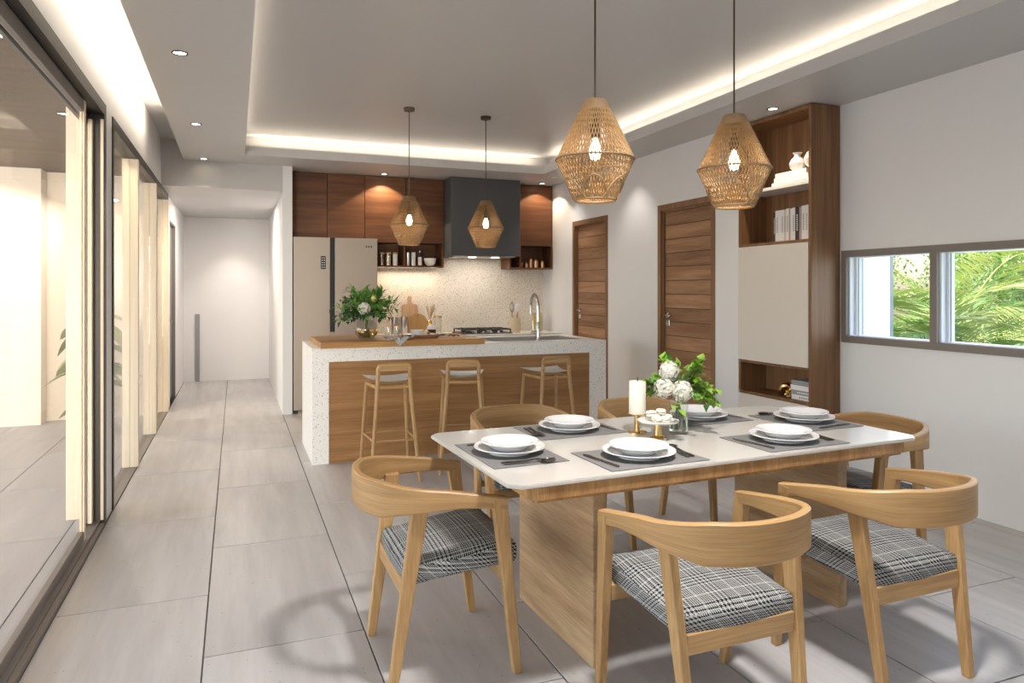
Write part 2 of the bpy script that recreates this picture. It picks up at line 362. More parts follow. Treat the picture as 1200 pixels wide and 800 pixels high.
obj('handle', tube(B(), [(-.765, 9.3, 1.0), (-.72, 9.3, 1.0), (-.72, 9.42, 1.0)], .009), 'chrome', d3)
obj('door_frame', boxes([(-.82, 9.18, 0, -.725, 9.2, 2.2), (-.82, 10.04, 0, -.725, 10.06, 2.2), (-.82, 9.2, 2.18, -.725, 10.04, 2.2)]), 'darkdoor', d3)

# LED cove lamps in the ceiling troughs
for nm, loc, sx, sy, e, rot in (
    ('cove_lamp_left', (.03, 3.0, 2.85), .04, 9.0, 7, (0, PI, 0)), ('cove_lamp_right', (3.44, 3.0, 2.85), .04, 9.0, 11, (0, PI, 0)),
    ('cove_lamp_far', (1.73, 7.65, 2.85), 3.2, .04, 5.5, (0, PI, 0)), ('cove_lamp_glazing', (-.512, 2.6, 2.79), .06, 8.2, 25, (0, R(106), 0))):
    lamp(nm, 'AREA', loc, e, (1, .86, .68), rot, shape='RECTANGLE', size=sx, size_y=sy)

# ------------------------------------------------------------------ left glazing
def pane(parent, x, y0, y1, z0, z1): return obj('pane', bx(x - .004, y0, z0, x + .004, y1, z1), 'glass', parent)
w1 = struct(obj('window_1', boxes([(-.82, -2.0, 2.40, -.712, 4.76, 2.467), (-.82, 4.695, 0, -.712, 4.76, 2.40), (-.818, -2.0, 2.33, -.80, 4.695, 2.40), (-.798, -2, 2.36, -.79, 4.695, 2.40)]), 'bronze'))
obj('sill', boxes([(-.82, -2.0, -.004, -.712, 4.695, .022), (-.815, -2.0, .022, -.80, 4.695, .034), (-.745, -2.0, .022, -.735, 4.695, .034)]), 'taupe', w1)
obj('bottom_rail', bx(-.785, -2, .034, -.755, 4.345, .085, bev=.003), 'taupe', w1)
obj('top_rail', bx(-.785, -2, 2.33, -.755, 4.345, 2.395, bev=.003), 'taupe', w1)
obj('stile', bx(-.775, 4.345, .034, -.763, 4.385, 2.395, bev=.003), 'cream_wood', w1)
obj('stile', bx(-.7615, 4.345, .034, -.752, 4.385, 2.395, bev=.003), 'cream_wood', w1)
obj('stile', bx(-.79, 4.65, .034, -.768, 4.692, 2.36, bev=.003), 'cream_wood', w1)
obj('jamb_strip', bx(-.731, 4.685, .04, -.716, 4.695, 2.37), 'cream_wood', w1)
pane(w1, -.77, -2, 4.345, .085, 2.33); pane(w1, -.779, 4.40, 4.65, .04, 2.36)
w2 = struct(obj('window_2', boxes([(-.82, 5.01, 2.39, -.712, 8.9, 2.46), (-.82, 5.01, 0, -.712, 5.05, 2.39), (-.82, 8.86, 0, -.712, 8.9, 2.39)]), 'bronze'))
obj('sill', boxes([(-.81, 5.05, -.004, -.775, 8.86, .004), (-.735, 5.05, -.004, -.714, 8.86, .004), (-.775, 5.05, -.004, -.735, 8.86, .0012)]), 'taupe', w2)
ys = (6.15, 7.48, 8.79)
for y in ys:
    obj('post', boxes([(-.815, y, .004, -.764, y + .07, 2.39), (-.756, y, .004, -.705, y + .07, 2.39), (-.764, y + .008, .004, -.756, y + .062, 2.39)]), 'cream_wood', w2)
a = 5.05
for y in ys: pane(w2, -.76, a, y, .003, 2.39); a = y + .07
post = tag(obj('terrace_post', bx(-.95, 4.92, -.01, -.877, 4.98, 2.6, bev=.003), 'cream_wood'), 'pale timber post just outside the big sliding glass door', 'post')

# terrace outside
tf = struct(obj('floor_terrace', bx(-6, -3, -.2, -.82, 12, -.016), 'grout')); tf['zt'] = -.01
lay_tiles(tf, 'tile', 'ttile', -3.9, 1.0, 6, 7, [(-3.9, 1.0, -.823, 9)], -.5)
struct(obj('ceiling_terrace', bx(-4.7, -3, 2.62, -.82, 9.0, 2.75), 'soffit'))
struct(obj('wall_terrace', boxes([(-5.5, 8.5, -.01, -1.86, 8.9, 2.62), (-1.86, 8.72, -.01, -.82, 8.9, 2.62)]), 'cream'))
pl = thing('potted_plant', 'broad-leaved plant in a fluted sand-coloured planter on the terrace', 'plant', (-1.31, 7.9, -.01))
bm = B(); n = 40
lathe(bm, [(.0, 0), (.12, 0), (.125, .16), (.15, .17), (.16, .36), (.14, .36), (.135, .33), (0, .33)], n)
for v in bm.verts:
    if .16 < v.co.z < .37 and Vector((v.co.x, v.co.y)).length > .145 and int(round((math.atan2(v.co.y, v.co.x) % (2 * PI)) / (2 * PI) * n)) % 2: v.co.x *= .93; v.co.y *= .93
obj('planter', bm, 'planter', pl)
bm = B()
random.seed(3); tips = []
for k in range(9):
    a = k * 2.4; h = .6 + .62 * random.random(); r = .04 + .11 * random.random(); tips.append((a, h, r))
    tube(bm, [(0, 0, .33), (r * .4 * math.cos(a), r * .4 * math.sin(a), h * .6), (r * math.cos(a), r * math.sin(a), h)], .007, 5)
obj('stems', bm, 'stem', pl)
def big_leaf(L, W, droop):
    bm = B(); N_ = 7; rows = []
    for i in range(N_ + 1):
        t = i / N_; w_ = W * math.sin(PI * min(1, t * .96 + .03)) ** .8; z = -droop * t * t * L
        rows.append([bm.verts.new((L * t, s * w_ / 2, z + abs(s) * .15 * w_)) for s in (-1, 0, 1)])
    for p, q in zip(rows, rows[1:]):
        for k in (0, 1): bm.faces.new((p[k], q[k], q[k + 1], p[k + 1]))
    return bm
lf = None
for (a, h, r) in tips:
    for q in range(3):
        if lf is None: o = obj('leaf', big_leaf(.33, .17, .55), 'olive', pl, True); lf = o
        else: o = lf.copy(); C.objects.link(o)
        o.location = (r * math.cos(a) * (1 - .18 * q), r * math.sin(a) * (1 - .18 * q), h - q * .17); o.rotation_euler = (random.uniform(-.4, .4), random.uniform(-.35, .25), a + (q - 1) * 1.9)
for k, (x, y) in enumerate(((-1.05, 5.75), (-1.05, 4.08))):
    t = thing('downlight', ('round downlight in the terrace soffit beyond the sliding glass', 'round terrace soffit downlight nearest the photograph’s left edge')[k], 'downlight', (x, y, 2.62), group='terrace soffit downlights')
    obj('rim', lathe(B(), [(.05, 0), (.06, 0), (.06, -.006), (.05, -.006)], 20, cap=False), 'whitepl', t); obj('lens', lathe(B(), [(0, -.003), (.05, -.003)], 20, cap=False), 'lens', t)

for x in (-1.35, -2.35, -3.35): lamp('terrace_downlight_lamp', 'SPOT', (x, 8.0, 2.6), 70, (1, .84, .62), spot_size=R(150), spot_blend=.5, shadow_soft_size=.05)
for y in (5.75, 4.08): lamp('terrace_downlight_lamp', 'SPOT', (-1.05, y, 2.6), 24, (1, .84, .62), spot_size=R(140), spot_blend=.5, shadow_soft_size=.05)
# ------------------------------------------------------------------ right window and garden
w3 = struct(obj('window_3', boxes([(XR - .012, 1.0, .992, XR + .014, 3.947, 1.04), (XR - .012, 1.0, 1.616, XR + .014, 3.947, 1.664), (XR - .012, 3.9, 1.04, XR + .014, 3.947, 1.616), (XR - .012, 1.0, 1.04, XR + .014, 1.05, 1.616)]
    + [(XR - .012, y - .025, 1.04, XR + .014, y + .025, 1.616) for y in (3.21, 2.47, 1.74)]), 'taupe'))
e = [3.9, 3.235, 3.185, 2.495, 2.445, 1.765, 1.715, 1.05]
for i in range(4):
    y1, y0 = e[2 * i], e[2 * i + 1]
    obj('sash', boxes([(XR + .015, y1 - .012, 1.04, XR + .13, y1, 1.616), (XR + .06, y1 - .03, 1.046, XR + .11, y1 - .012, 1.612), (XR + .015, y0, 1.04, XR + .13, y0 + .008, 1.616), (XR + .015, y0 + .008, 1.04, XR + .13, y1 - .012, 1.046), (XR + .015, y0 + .008, 1.612, XR + .13, y1 - .012, 1.616)]), 'sash', w3)
    obj('gasket', bx(XR + .072, y1 - .034, 1.046, XR + .078, y1 - .03, 1.612), 'bookgrey', w3)
    obj('pane', bx(XR + .095, y0 + .008, 1.046, XR + .101, y1 - .03, 1.612), 'glass', w3)
struct(obj('floor_garden', bx(4.33, -6, -.3, 30, 30, -.2), 'grass'))
ww = struct(obj('wall_garden', boxes([(6.3, 5.35, -.2, 6.35, 10.5, 4.2), (6.22, 5.75, -.2, 6.3, 5.95, 4.2), (6.22, 6.3, -.2, 6.3, 6.55, 4.2)]), 'outwhite'))
def frond_mesh(L, seed, droop):
    rnd = random.Random(seed); bm = B(); pts = []
    for i in range(13):
        t = i / 12; pts.append(Vector((L * t * (1 - .25 * droop * t), 0, L * (.55 * t - droop * t * t))))
    tube(bm, pts, [.014 * (1 - .8 * i / 12) for i in range(13)], 4)
    for i in range(44):
        t = .12 + .88 * i / 43; k = t * 12; i0 = min(11, int(k)); p = pts[i0].lerp(pts[i0 + 1], k - i0); d = (pts[i0 + 1] - pts[i0]).normalized()
        ll = L * (.34 * math.sin(PI * (.12 + .8 * t)) + .06)
        for s in (-1, 1):
            dd = (d * .75 + Vector((0, s, 0)) * 1.0 + Vector((0, 0, -.25 + .3 * rnd.random()))).normalized()
            leaf(bm, p, dd, Vector((0, 0, 1)), ll * rnd.uniform(.85, 1.1), .03, .08)
    return bm
FM = [frond_mesh(1.9, 1, .75), frond_mesh(2.2, 2, .5), frond_mesh(1.7, 5, 1.0)]
fo = []
for i, b in enumerate(FM): o = obj('frond', b, ('palm', 'palm_y', 'palm')[i]); fo.append(o)
random.seed(11); first = True
palm_lab = ['low palm with arching fronds just right of the white garden wall', 'spreading green palm behind the middle of the right window', 'tall arching palm seen at the right edge of the window', 'yellowish feather palm right beside the edge of the white garden wall', 'small palm low in the right-hand window pane', 'palm with drooping fronds behind the other palms']
for i, (x, y, h, n, sc) in enumerate(((8.5, 6.4, .25, 17, .85), (9.3, 6.6, .45, 17, .95), (7.95, 4.3, .5, 17, .75), (9.9, 8.0, .5, 17, 1.1), (8.6, 5.35, .05, 14, .6), (11.2, 8.2, .7, 16, 1.2))):
    t = thing('palm_tree', palm_lab[i], 'palm', (x, y, -.2), 0, 'palms outside the window')
    obj('trunk', tube(B(), [(0, 0, 0), (.02, .01, h * .5), (0, 0, h + .15)], [.11, .09, .08], 10), 'bark', t)
    for k in range(n):
        s = fo[k % 3]
        if first and k < 3: o = s
        else: o = s.copy(); C.objects.link(o)
        o.parent = t; o.location = (0, 0, h + .1); o.scale = (sc,) * 3; o.rotation_euler = (random.uniform(-.2, .2), random.uniform(-.55, .15), k * 2.4 + random.uniform(-.2, .2))
    first = False
def bush_mesh(seed, rx, rz, n, L):
    rnd = random.Random(seed); bm = B()
    for _ in range(int(n * 1.3)):
        d = Vector((rnd.gauss(0, 1), rnd.gauss(0, 1), rnd.gauss(0, 1))).normalized(); rr = rnd.uniform(.55, 1) ; bump = 1 + .18 * math.sin(d.x * 7 + seed) * math.sin(d.z * 6 + d.y * 5)
        p = Vector((d.x * rx, d.y * rx, d.z * rz + rz)) * 1.0; p = Vector((p.x * rr * bump, p.y * rr * bump, rz + (p.z - rz) * rr * bump))
        leaf(bm, p, (d + Vector((rnd.gauss(0, .6), rnd.gauss(0, .6), rnd.gauss(0, .6)))).normalized(), Vector((0, 0, 1)), L * rnd.uniform(.7, 1.3), L * .5)
    return bm
bb = [bush_mesh(1, 1.5, 1.7, 12000, .085), bush_mesh(4, 1.2, 1.3, 9000, .08)]
bl = ['leafy green bush behind the palms at the left of the window', 'round leafy bush behind the palms in the window’s middle', 'large leafy bush at the right edge of the window view', 'far leafy tree crown high in the right pane', 'dense shrub farthest right beyond the window']
bo = []
for i, (x, y, k, sc) in enumerate(((13.2, 13.2, 0, 1.3), (13.6, 8.8, 1, 1.5), (12.8, 4.4, 0, 1.3), (19.5, 11.5, 0, 2.0), (17.5, 18.6, 1, 2.2))):
    t = thing('garden_bush', bl[i], 'bush', (x, y, -.2), i, 'bushes beyond the palms')
    if i < 2: o = obj('foliage', bb[k], ('bush', 'leaf_bright')[k], t); stuff(o); bo.append(o)
    else: o = bo[k].copy(); C.objects.link(o); o.parent = t
    o.scale = (sc,) * 3

# ------------------------------------------------------------------ doors
def slat_door(name, y0, y1, ztop):
    d = struct(obj(name, boxes([(3.935, y0 + .055, .004, 3.95, y1 - .055, ztop - .06)]), 'shadowgap'))
    obj('door_frame', boxes([(3.882, y0, 0, 3.99, y0 + .055, ztop), (3.882, y1 - .055, 0, 3.99, y1, ztop), (3.882, y0 + .055, ztop - .055, 3.99, y1 - .055, ztop)]), 'doorframe', d)
    obj('door_stop', boxes([(3.90, y1 - .075, 0, 3.93, y1 - .056, ztop - .056), (3.90, y0 + .056, 0, 3.93, y0 + .075, ztop - .056), (3.90, y0 + .075, ztop - .075, 3.93, y1 - .075, ztop - .056)]), 'doorframe', d)
    z1 = ztop - .078; nb = 16; h = z1 / nb; first = None
    for k in range(nb):
        if first is None: first = obj('board', bx(-.012, y0 + .078, .003, .0, y1 - .078, h - .0015, bev=.0015), 'door', d); o = first
        else: o = first.copy(); C.objects.link(o)
        o.location = (3.933, 0, k * h + .004)
    yh = y1 - .135
    hd = obj('handle', tube(B(), [(3.921, yh, 1.13), (3.875, yh, 1.13), (3.872, yh - .02, 1.13), (3.872, yh - .115, 1.128)], [.011, .010, .010, .008], 10), 'chrome', d, True)
    obj('rose', tube(B(), [(3.921, yh, 1.13), (3.912, yh, 1.13)], .027, 20), 'chrome', hd, True)
    lk = obj('lock', bx(3.912, yh - .022, 1.025, 3.921, yh + .022, 1.085, bev=.003), 'chrome', d)
    obj('key_turn', bx(3.895, yh - .006, 1.035, 3.912, yh + .006, 1.065), 'chrome', lk)
slat_door('door_1', 6.96, 7.84, 2.215); slat_door('door_2', 5.06, 5.95, 2.205)

# ------------------------------------------------------------------ bookcase
bc = thing('bookcase', 'tall walnut bookcase with open niches and a cream front panel', 'bookcase', (3.89, 4.755, 0))
def bp(name, m, x0, y0, z0, x1, y1, z1, p=bc): return obj(name, bx(x0, y0, z0, x1, y1, z1, bev=.0015), m, p)
bp('side_panel', 'walnut_z', 0, -.792, .0, .276, -.765, 2.735); bp('side_panel', 'walnut_z', .018, -.025, 0, .276, 0, 2.735)
bp('back_panel', 'walnut_z', .262, -.765, 0, .276, -.025, 2.735)
bp('top_panel', 'walnut_z', 0.002, -.765, 2.705, .262, -.025, 2.735); bp('shelf', 'ceramic', .004, -.765, 2.155, .262, -.025, 2.180)
bp('niche_floor', 'walnut_z', .002, -.765, 1.728, .262, -.025, 1.75)
bp('front_panel', 'lacquer', -.004, -.765, .805, .015, 0, 1.726); bp('niche_top', 'walnut_z', .0, -.765, .783, .262, -.025, .803)
bp('niche_floor', 'walnut_z', 0, -.765, .53, .262, -.025, .552); bp('front_panel', 'lacquer', -.004, -.765, .06, .015, 0, .528)
bp('edge_trim', 'walnut_z', 0, -.025, .553, .018, -.001, .782); bp('edge_trim', 'walnut_z', 0, -.025, 1.728, .018, -.001, 2.735)

# upper shelf: stacked white books and two white vases
z = 2.181; labs = ['white book at the bottom of the stack on the upper bookcase shelf', 'white book in the middle of the stack on the upper bookcase shelf', 'white book on top of the stack under the white vases']
def flat_book(x0, y0, z0, x1, y1, z1, m, label, group, mark=None, pages='bookwhite'):
    t = thing('book', label, 'book', ((x0 + x1) / 2, (y0 + y1) / 2, z0), 0, group); a, b, h = (x1 - x0) / 2, (y1 - y0) / 2, z1 - z0
    obj('cover', boxes([(-a, -b, 0, a, b, .003), (-a, -b, h - .003, a, b, h), (-a, -b, .003, -a + .004, b, h - .003)]), m, t)
    obj('pages', bx(-a + .004, -b + .004, .003, a - .004, b - .004, h - .003), pages, t)
    if mark: obj('title_mark', boxes([(-a - .0006, -b + .03 + i * .021, h * .35, -a, -b + .044 + i * .021, h * .65) for i in range(int((2 * b - .08) / .021))]), mark, t)
    return t
for i, (yl, yr) in enumerate(((4.43, 4.04), (4.405, 4.05), (4.39, 4.07))):
    flat_book(3.945, yr, z, 4.12, yl, z + .034, 'bookwhite', labs[i], 'stacked books on the upper bookcase shelf', 'bookpink' if i == 0 else None); z += .0345
def vase(nm, label, loc, s):
    t = thing(nm, label, 'vase', loc, 0, 'white vases on the upper bookcase shelf')
    obj('body', lathe(B(), [(0, 0), (.035 * s, 0), (.075 * s, .04 * s), (.085 * s, .085 * s), (.06 * s, .13 * s), (.033 * s, .155 * s), (.032 * s, .175 * s), (.05 * s, .20 * s), (.045 * s, .20 * s), (.028 * s, .175 * s), (.028 * s, .15 * s), (0, .1 * s)], 28, cap=False), 'ceramic', t, True)
vase('vase', 'smaller white ceramic vase, left one on the stacked white books', (4.02, 4.235, z + .001), .72)
vase('vase', 'larger white ceramic vase, right one beside the bookcase side panel', (4.035, 4.072, z + .001), .95)
# middle niche: upright books
bw = [('bookdark', .022, .235), ('bookwhite', .040, .25), ('bookwhite', .020, .25), ('bookwhite', .034, .25), ('bookcream', .022, .25), ('bookwhite', .030, .255), ('bookpink', .016, .25), ('bookwhite', .018, .25), ('bookwhite', .032, .255), ('bookdark', .042, .258), ('bookpink', .024, .255), ('bookwhite', .036, .26), ('bookwhite', .028, .262), ('bookcream', .018, .262), ('bookgrey', .022, .265), ('bookwhite', .016, .265)]
y = 4.45; cn = {'bookdark': 'black', 'bookwhite': 'white', 'bookcream': 'cream', 'bookpink': 'rose-brown', 'bookgrey': 'grey'}
ordn = ['first', 'second', 'third', 'fourth', 'fifth', 'sixth', 'seventh', 'eighth', 'ninth', 'tenth', 'eleventh', 'twelfth', 'thirteenth', 'fourteenth', 'fifteenth', 'sixteenth']
for i, (m, th, h) in enumerate(bw):
    t = thing('book', '%s upright book, %s from the left in the bookcase’s middle niche' % (cn[m], ordn[i]), 'book', (3.985, y - th / 2, 1.751), 0, 'upright books in the bookcase’s middle niche')
    obj('cover', boxes([(-.005, -th / 2 + .0005, 0, .15, -th / 2 + .0025, h), (-.005, th / 2 - .0025, 0, .15, th / 2 - .0005, h), (-.005, -th / 2 + .0025, 0, -.002, th / 2 - .0025, h)]), m, t)
    obj('pages', bx(-.002, -th / 2 + .0025, .002, .146, th / 2 - .0025, h - .003), 'bookcream', t)
    if th > .02: obj('title_mark', boxes([(-.0058, -th * .16, h * .3 + q * .016, -.005, th * .16, h * .3 + q * .016 + .010) for q in range(8)]), 'bookwhite' if m in ('bookdark', 'bookgrey') else 'bookgrey', t)
    y -= th
# low niche
z = .5525; lab = ['white book at the bottom of the low niche’s stack', 'dark grey book with pale lettering in the low niche’s stack', 'white book second from the top of the low niche’s stack', 'grey book on top of the low niche’s stack']
for i, (m, h, mk, yl) in enumerate((('bookwhite', .036, 'bookgrey', 4.20), ('bookgrey', .034, 'bookwhite', 4.205), ('bookwhite', .036, None, 4.21), ('bookcream', .036, 'bookgrey', 4.20))):
    if i == 3: m = 'bookgrey'
    flat_book(3.93, 3.995, z, 4.11, yl, z + h, m, lab[i], 'stacked books in the low bookcase niche', mk); z += h + .0003
def knot(label, loc, s):
    t = thing('knot_ornament', label, 'ornament', loc, 0, 'brass knot ornaments in the low bookcase niche'); bm = B()
    pts = [(math.sin(a) + 2 * math.sin(2 * a), math.cos(a) - 2 * math.cos(2 * a), -math.sin(3 * a) * 1.6) for a in [2 * PI * i / 60 for i in range(61)]]
    tube(bm, [(p[0] * s / 4.2, p[1] * s / 4.2, p[2] * s / 4.2 + s * .62) for p in pts], s * .24, 8, False)
    obj('knot', bm, 'brass', t, True)
knot('large brass knot ornament standing behind the small one beside the low books', (4.0, 4.295, .552), .085); knot('small brass knot ornament at the front of the low bookcase niche', (3.93, 4.24, .552), .03)

# ------------------------------------------------------------------ kitchen wall
tag(obj('backsplash', bx(1.55, YK - .012, .83, XD - .001, YK - .001, 1.96), 'splash'), 'cream terrazzo backsplash behind the hob', 'backsplash')
fz = thing('refrigerator', 'champagne steel double-door refrigerator beside the white wall stub', 'refrigerator', (.594, 8.15, 0))
obj('body', bx(.004, .03, .03, .93, .58, 1.96), 'fridge', fz)
dl = obj('door', bx(.003, 0, .035, .40, .028, 1.966, bev=.004, seg=2), 'fridge', fz); dr = obj('door', bx(.455, 0, .035, .934, .028, 1.966, bev=.004, seg=2), 'fridge', fz)
obj('grip_recess', bx(.401, .012, .9, .454, .03, 1.964), 'black', fz); obj('grip_filler', bx(.401, .002, .035, .454, .028, .9), 'fridge', fz)
dp = obj('display', bx(.298, -.002, 1.61, .352, .0005, 1.755, bev=.001), 'black', dl)
obj('icons', boxes([(.308 + .022 * (k % 2), -.003, 1.625 + .026 * (k // 2), .318 + .022 * (k % 2), -.002, 1.635 + .026 * (k // 2)) for k in range(10)]), 'whitepl', dp)
obj('brand_mark', boxes([(.80 + k * .028, -.0012, 1.862, .816 + k * .028, .0005, 1.880) for k in range(3)]), 'bookdark', dr)
obj('foot', bx(.01, .01, 0, .92, .55, .03), 'black', fz); obj('foot_cap', bx(.05, -.002, .0, .15, .012, .03), 'chrome', fz)

YC = 8.43
def cab(name, label, x0, x1, z0, z1, knob=False):
    t = thing(name, label, 'cabinet', (x0, YC, z0), 0, 'walnut wall cabinets')
    obj('carcass', bx(.002, .02, 0, x1 - x0 - .002, YK - YC - .014, z1 - z0), 'walnut', t)
    obj('door', bx(.0025, 0, .003, x1 - x0 - .0025, .019, z1 - z0 - .002, bev=.0015), 'walnut', t)
cab('wall_cabinet', 'walnut wall cabinet at the far left above the refrigerator', .59, .996, 1.975, 2.735)
cab('wall_cabinet', 'second walnut wall cabinet from the left, above the refrigerator', .996, 1.431, 1.975, 2.735)
cab('wall_cabinet', 'third walnut wall cabinet from the left, over the jar shelf', 1.431, 1.924, 1.945, 2.735)
cab('wall_cabinet', 'walnut wall cabinet just left of the range hood', 1.924, 2.405, 1.945, 2.735)
cab('wall_cabinet', 'walnut wall cabinet right of the range hood', 3.315, 3.885, 1.945, 2.735)
def open_box(label, x0, x1, z0, z1, div):
    t = thing('wall_shelf', label, 'shelf', (x0, YC, z0), 0, 'open walnut wall shelves'); W_, H_, D_ = x1 - x0, z1 - z0, YK - YC - .014
    obj('shelf_floor', bx(0, 0, 0, W_, D_, .02), 'walnut', t); obj('side_panel', bx(W_ - .02, 0, .02, W_, D_, H_), 'walnut', t); obj('side_panel', bx(0, 0, .02, .02, D_, H_), 'walnut', t)
    obj('back_panel', bx(.02, D_ - .01, .02, W_ - .02, D_, H_), 'walnut', t)
    if div: obj('divider', bx(div - x0 - .01, 0.003, .02, div - x0 + .01, D_ - .01, H_), 'walnut', t)
    return t
lb = open_box('open walnut shelf of jars right of the refrigerator', 1.54, 2.40, 1.648, 1.943, 1.91)
open_box('open walnut shelf of copper jars right of the range hood', 3.275, 3.885, 1.645, 1.943, 3.43)
lamp('shelf_strip_lamp', 'AREA', (2.0, 8.60, 1.64), 3.2, (1, .84, .62), (R(-12), 0, 0), shape='RECTANGLE', size=.75, size_y=.04)
hd = thing('range_hood', 'dark grey box range hood over the hob', 'range hood', (2.41, 8.15, 0))
obj('hood_body', bx(0, 0, 1.79, .90, YK - 8.165, 2.738, bev=.003), 'hood', hd); obj('filter_panel', bx(.05, .05, 1.778, .85, .5, 1.79), 'steel', hd)
for x in (2.71, 3.01): lamp('hood_lamp', 'AREA', (x, 8.40, 1.765), 1.3, (1, .93, .84), shape='RECTANGLE', size=.08, size_y=.05)
for x in (.30, .6): obj('hood_light', bx(x - .04, .06, 1.772, x + .04, .12, 1.778), 'lens', hd)

# jars and bowls on the two open shelves
def jar(x_, Y, zb, r, h, label, body='clear', fill=None, fillm='oat', lid='paleboard', group=None, cat='jar', name='storage_jar'):
    t = thing(name, label, cat, (x_, Y, zb), 0, group)
    obj('body', lathe(B(), [(0, 0), (r, 0), (r, h), (r * .92, h), (r * .92, .004), (0, .004)] if body == 'clear' else [(0, 0), (r * .95, 0), (r, .005), (r, h)], 20, cap=body != 'clear'), body, t, True)
    if fill: obj('contents', lathe(B(), [(r * .9, .005), (r * .9, h * fill)], 18), fillm, t, True)
    if lid: obj('lid', lathe(B(), [(r * 1.06, h + .001), (r * 1.06, h + .022)], 20), lid, t)
    return t
G1 = 'jars on the shelf beside the refrigerator'; zs = 1.669
jar(1.647, 8.5, zs, .030, .135, 'wood-lidded brown spice jar nearest the refrigerator', fill=.85, fillm='spice', group=G1)
jar(1.725, 8.5, zs, .033, .14, 'wood-lidded glass jar of pale oats, middle of three on the shelf', fill=.9, group=G1)
jar(1.809, 8.5, zs, .030, .14, 'wood-lidded white jar, right one of the three on the shelf', body='ceramic', group=G1)
G2 = 'tins beside the bottle on the open shelf'
jar(1.967, 8.5, zs, .024, .165, 'tall steel tin just right of the shelf divider', body='steel', lid=None, group=G2, cat='tin', name='storage_tin')
jar(2.036, 8.5, zs, .026, .165, 'tall white tin left of the small bottle on the shelf', body='ceramic', lid=None, group=G2, cat='tin', name='storage_tin')
bt = thing('bottle', 'small cream-labelled bottle with dark neck on the open shelf', 'bottle', (2.117, 8.5, zs))
obj('body', lathe(B(), [(0, 0), (.024, 0), (.024, .115), (.01, .135), (.01, .165)], 18), 'bookdark', bt, True); obj('bottle_label', lathe(B(), [(.0246, .01), (.0246, .11)], 18, cap=False), 'bookwhite', bt, True); obj('cap', lathe(B(), [(.012, .166), (.012, .186)], 14), 'steel', bt)
def bowl(x_, Y, zb, r, h, label, m='ceramic', nm='bowl'):
    t = thing(nm, label, 'bowl', (x_, Y, zb))
    obj('shell', lathe(B(), [(0, .012), (r * .4, .012), (r * .38, 0), (r * .42, 0), (r * .8, h * .28), (r, h), (r * .95, h), (r * .74, h * .35), (0, h * .2)], 26, cap=False), m, t, True)
bowl(2.244, 8.49, zs, .078, .095, 'white footed bowl at the right end of the jar shelf')
bowl(3.460, 8.52, 1.666, .045, .06, 'small brown bowl on the shelf right of the range hood', 'copper')
for x_, Y, r, h, lb_ in ((3.542, 8.5, .021, .045, 'shortest brass jar, left of the four beside the hood'), (3.611, 8.52, .024, .10, 'tall brass jar with knob, second of the four beside the hood'), (3.676, 8.5, .03, .085, 'wide copper jar, third of the four beside the hood'), (3.772, 8.51, .026, .075, 'copper jar at the right end of the shelf by the door wall')):
    t = thing('copper_jar', lb_, 'jar', (x_, Y, 1.666), 0, 'copper jars beside the range hood')
    obj('body', lathe(B(), [(0, 0), (r, 0), (r, h), (r * .6, h + .006)], 18), 'copper', t, True); obj('lid', lathe(B(), [(r * .62, h + .007), (r * .62, h + .014), (.004, h + .018), (.007, h + .026), (0, h + .03)], 14, cap=False), 'brass', t, True)

# back counter
ct = thing('kitchen_counter', 'white-topped counter with the hob along the terrazzo backsplash', 'counter', (1.56, 8.15, 0))
obj('worktop', bx(0, 0, .79, XD - 1.56 - .002, YK - 8.163, .83, bev=.003), 'stonewhite', ct); obj('cabinet_base', bx(.0, .03, .0, XD - 1.56 - .002, .59, .79), 'panel', ct)
hb = thing('gas_hob', 'black gas hob with cast iron grates on the rear counter', 'hob', (2.90, 8.42, .8305))
obj('hob_plate', bx(-.33, -.22, 0, .33, .22, .012, bev=.004), 'black', hb)
for x, y, r in ((-.21, -.1, .045), (-.21, .1, .035), (.21, -.1, .035), (.21, .1, .045), (0, .02, .06)):
    bu = obj('burner', lathe(B(), [(r, .012), (r, .028), (r * .8, .036), (0, .036)], 18, (x, y, 0), False), 'iron', hb, True)
for x in (-.215, 0, .215):
    bm = B()
    for yy in (-.19, .19): tube(bm, [(x - .095, yy, .052), (x + .095, yy, .052)], .007, 6)
    for xx in (-.095, .095): tube(bm, [(x + xx, -.19, .052), (x + xx, .19, .052)], .007, 6)
    for yy in (-.1, .1): tube(bm, [(x - .095, yy, .058), (x + .095, yy, .058)], .007, 6)
    tube(bm, [(x, -.19, .058), (x, .19, .058)], .007, 6)
    for xx in (-.095, .095):
        for yy in (-.19, .19): tube(bm, [(x + xx, yy, .012), (x + xx, yy, .056)], .008, 6)
    obj('grate', bm, 'iron', hb)
for k in range(4): obj('knob', lathe(B(), [(.016, .012), (.015, .034), (0, .034)], 14, (-.15 + k * .1, -.205, 0), False), 'steel', hb)
cz = .8308
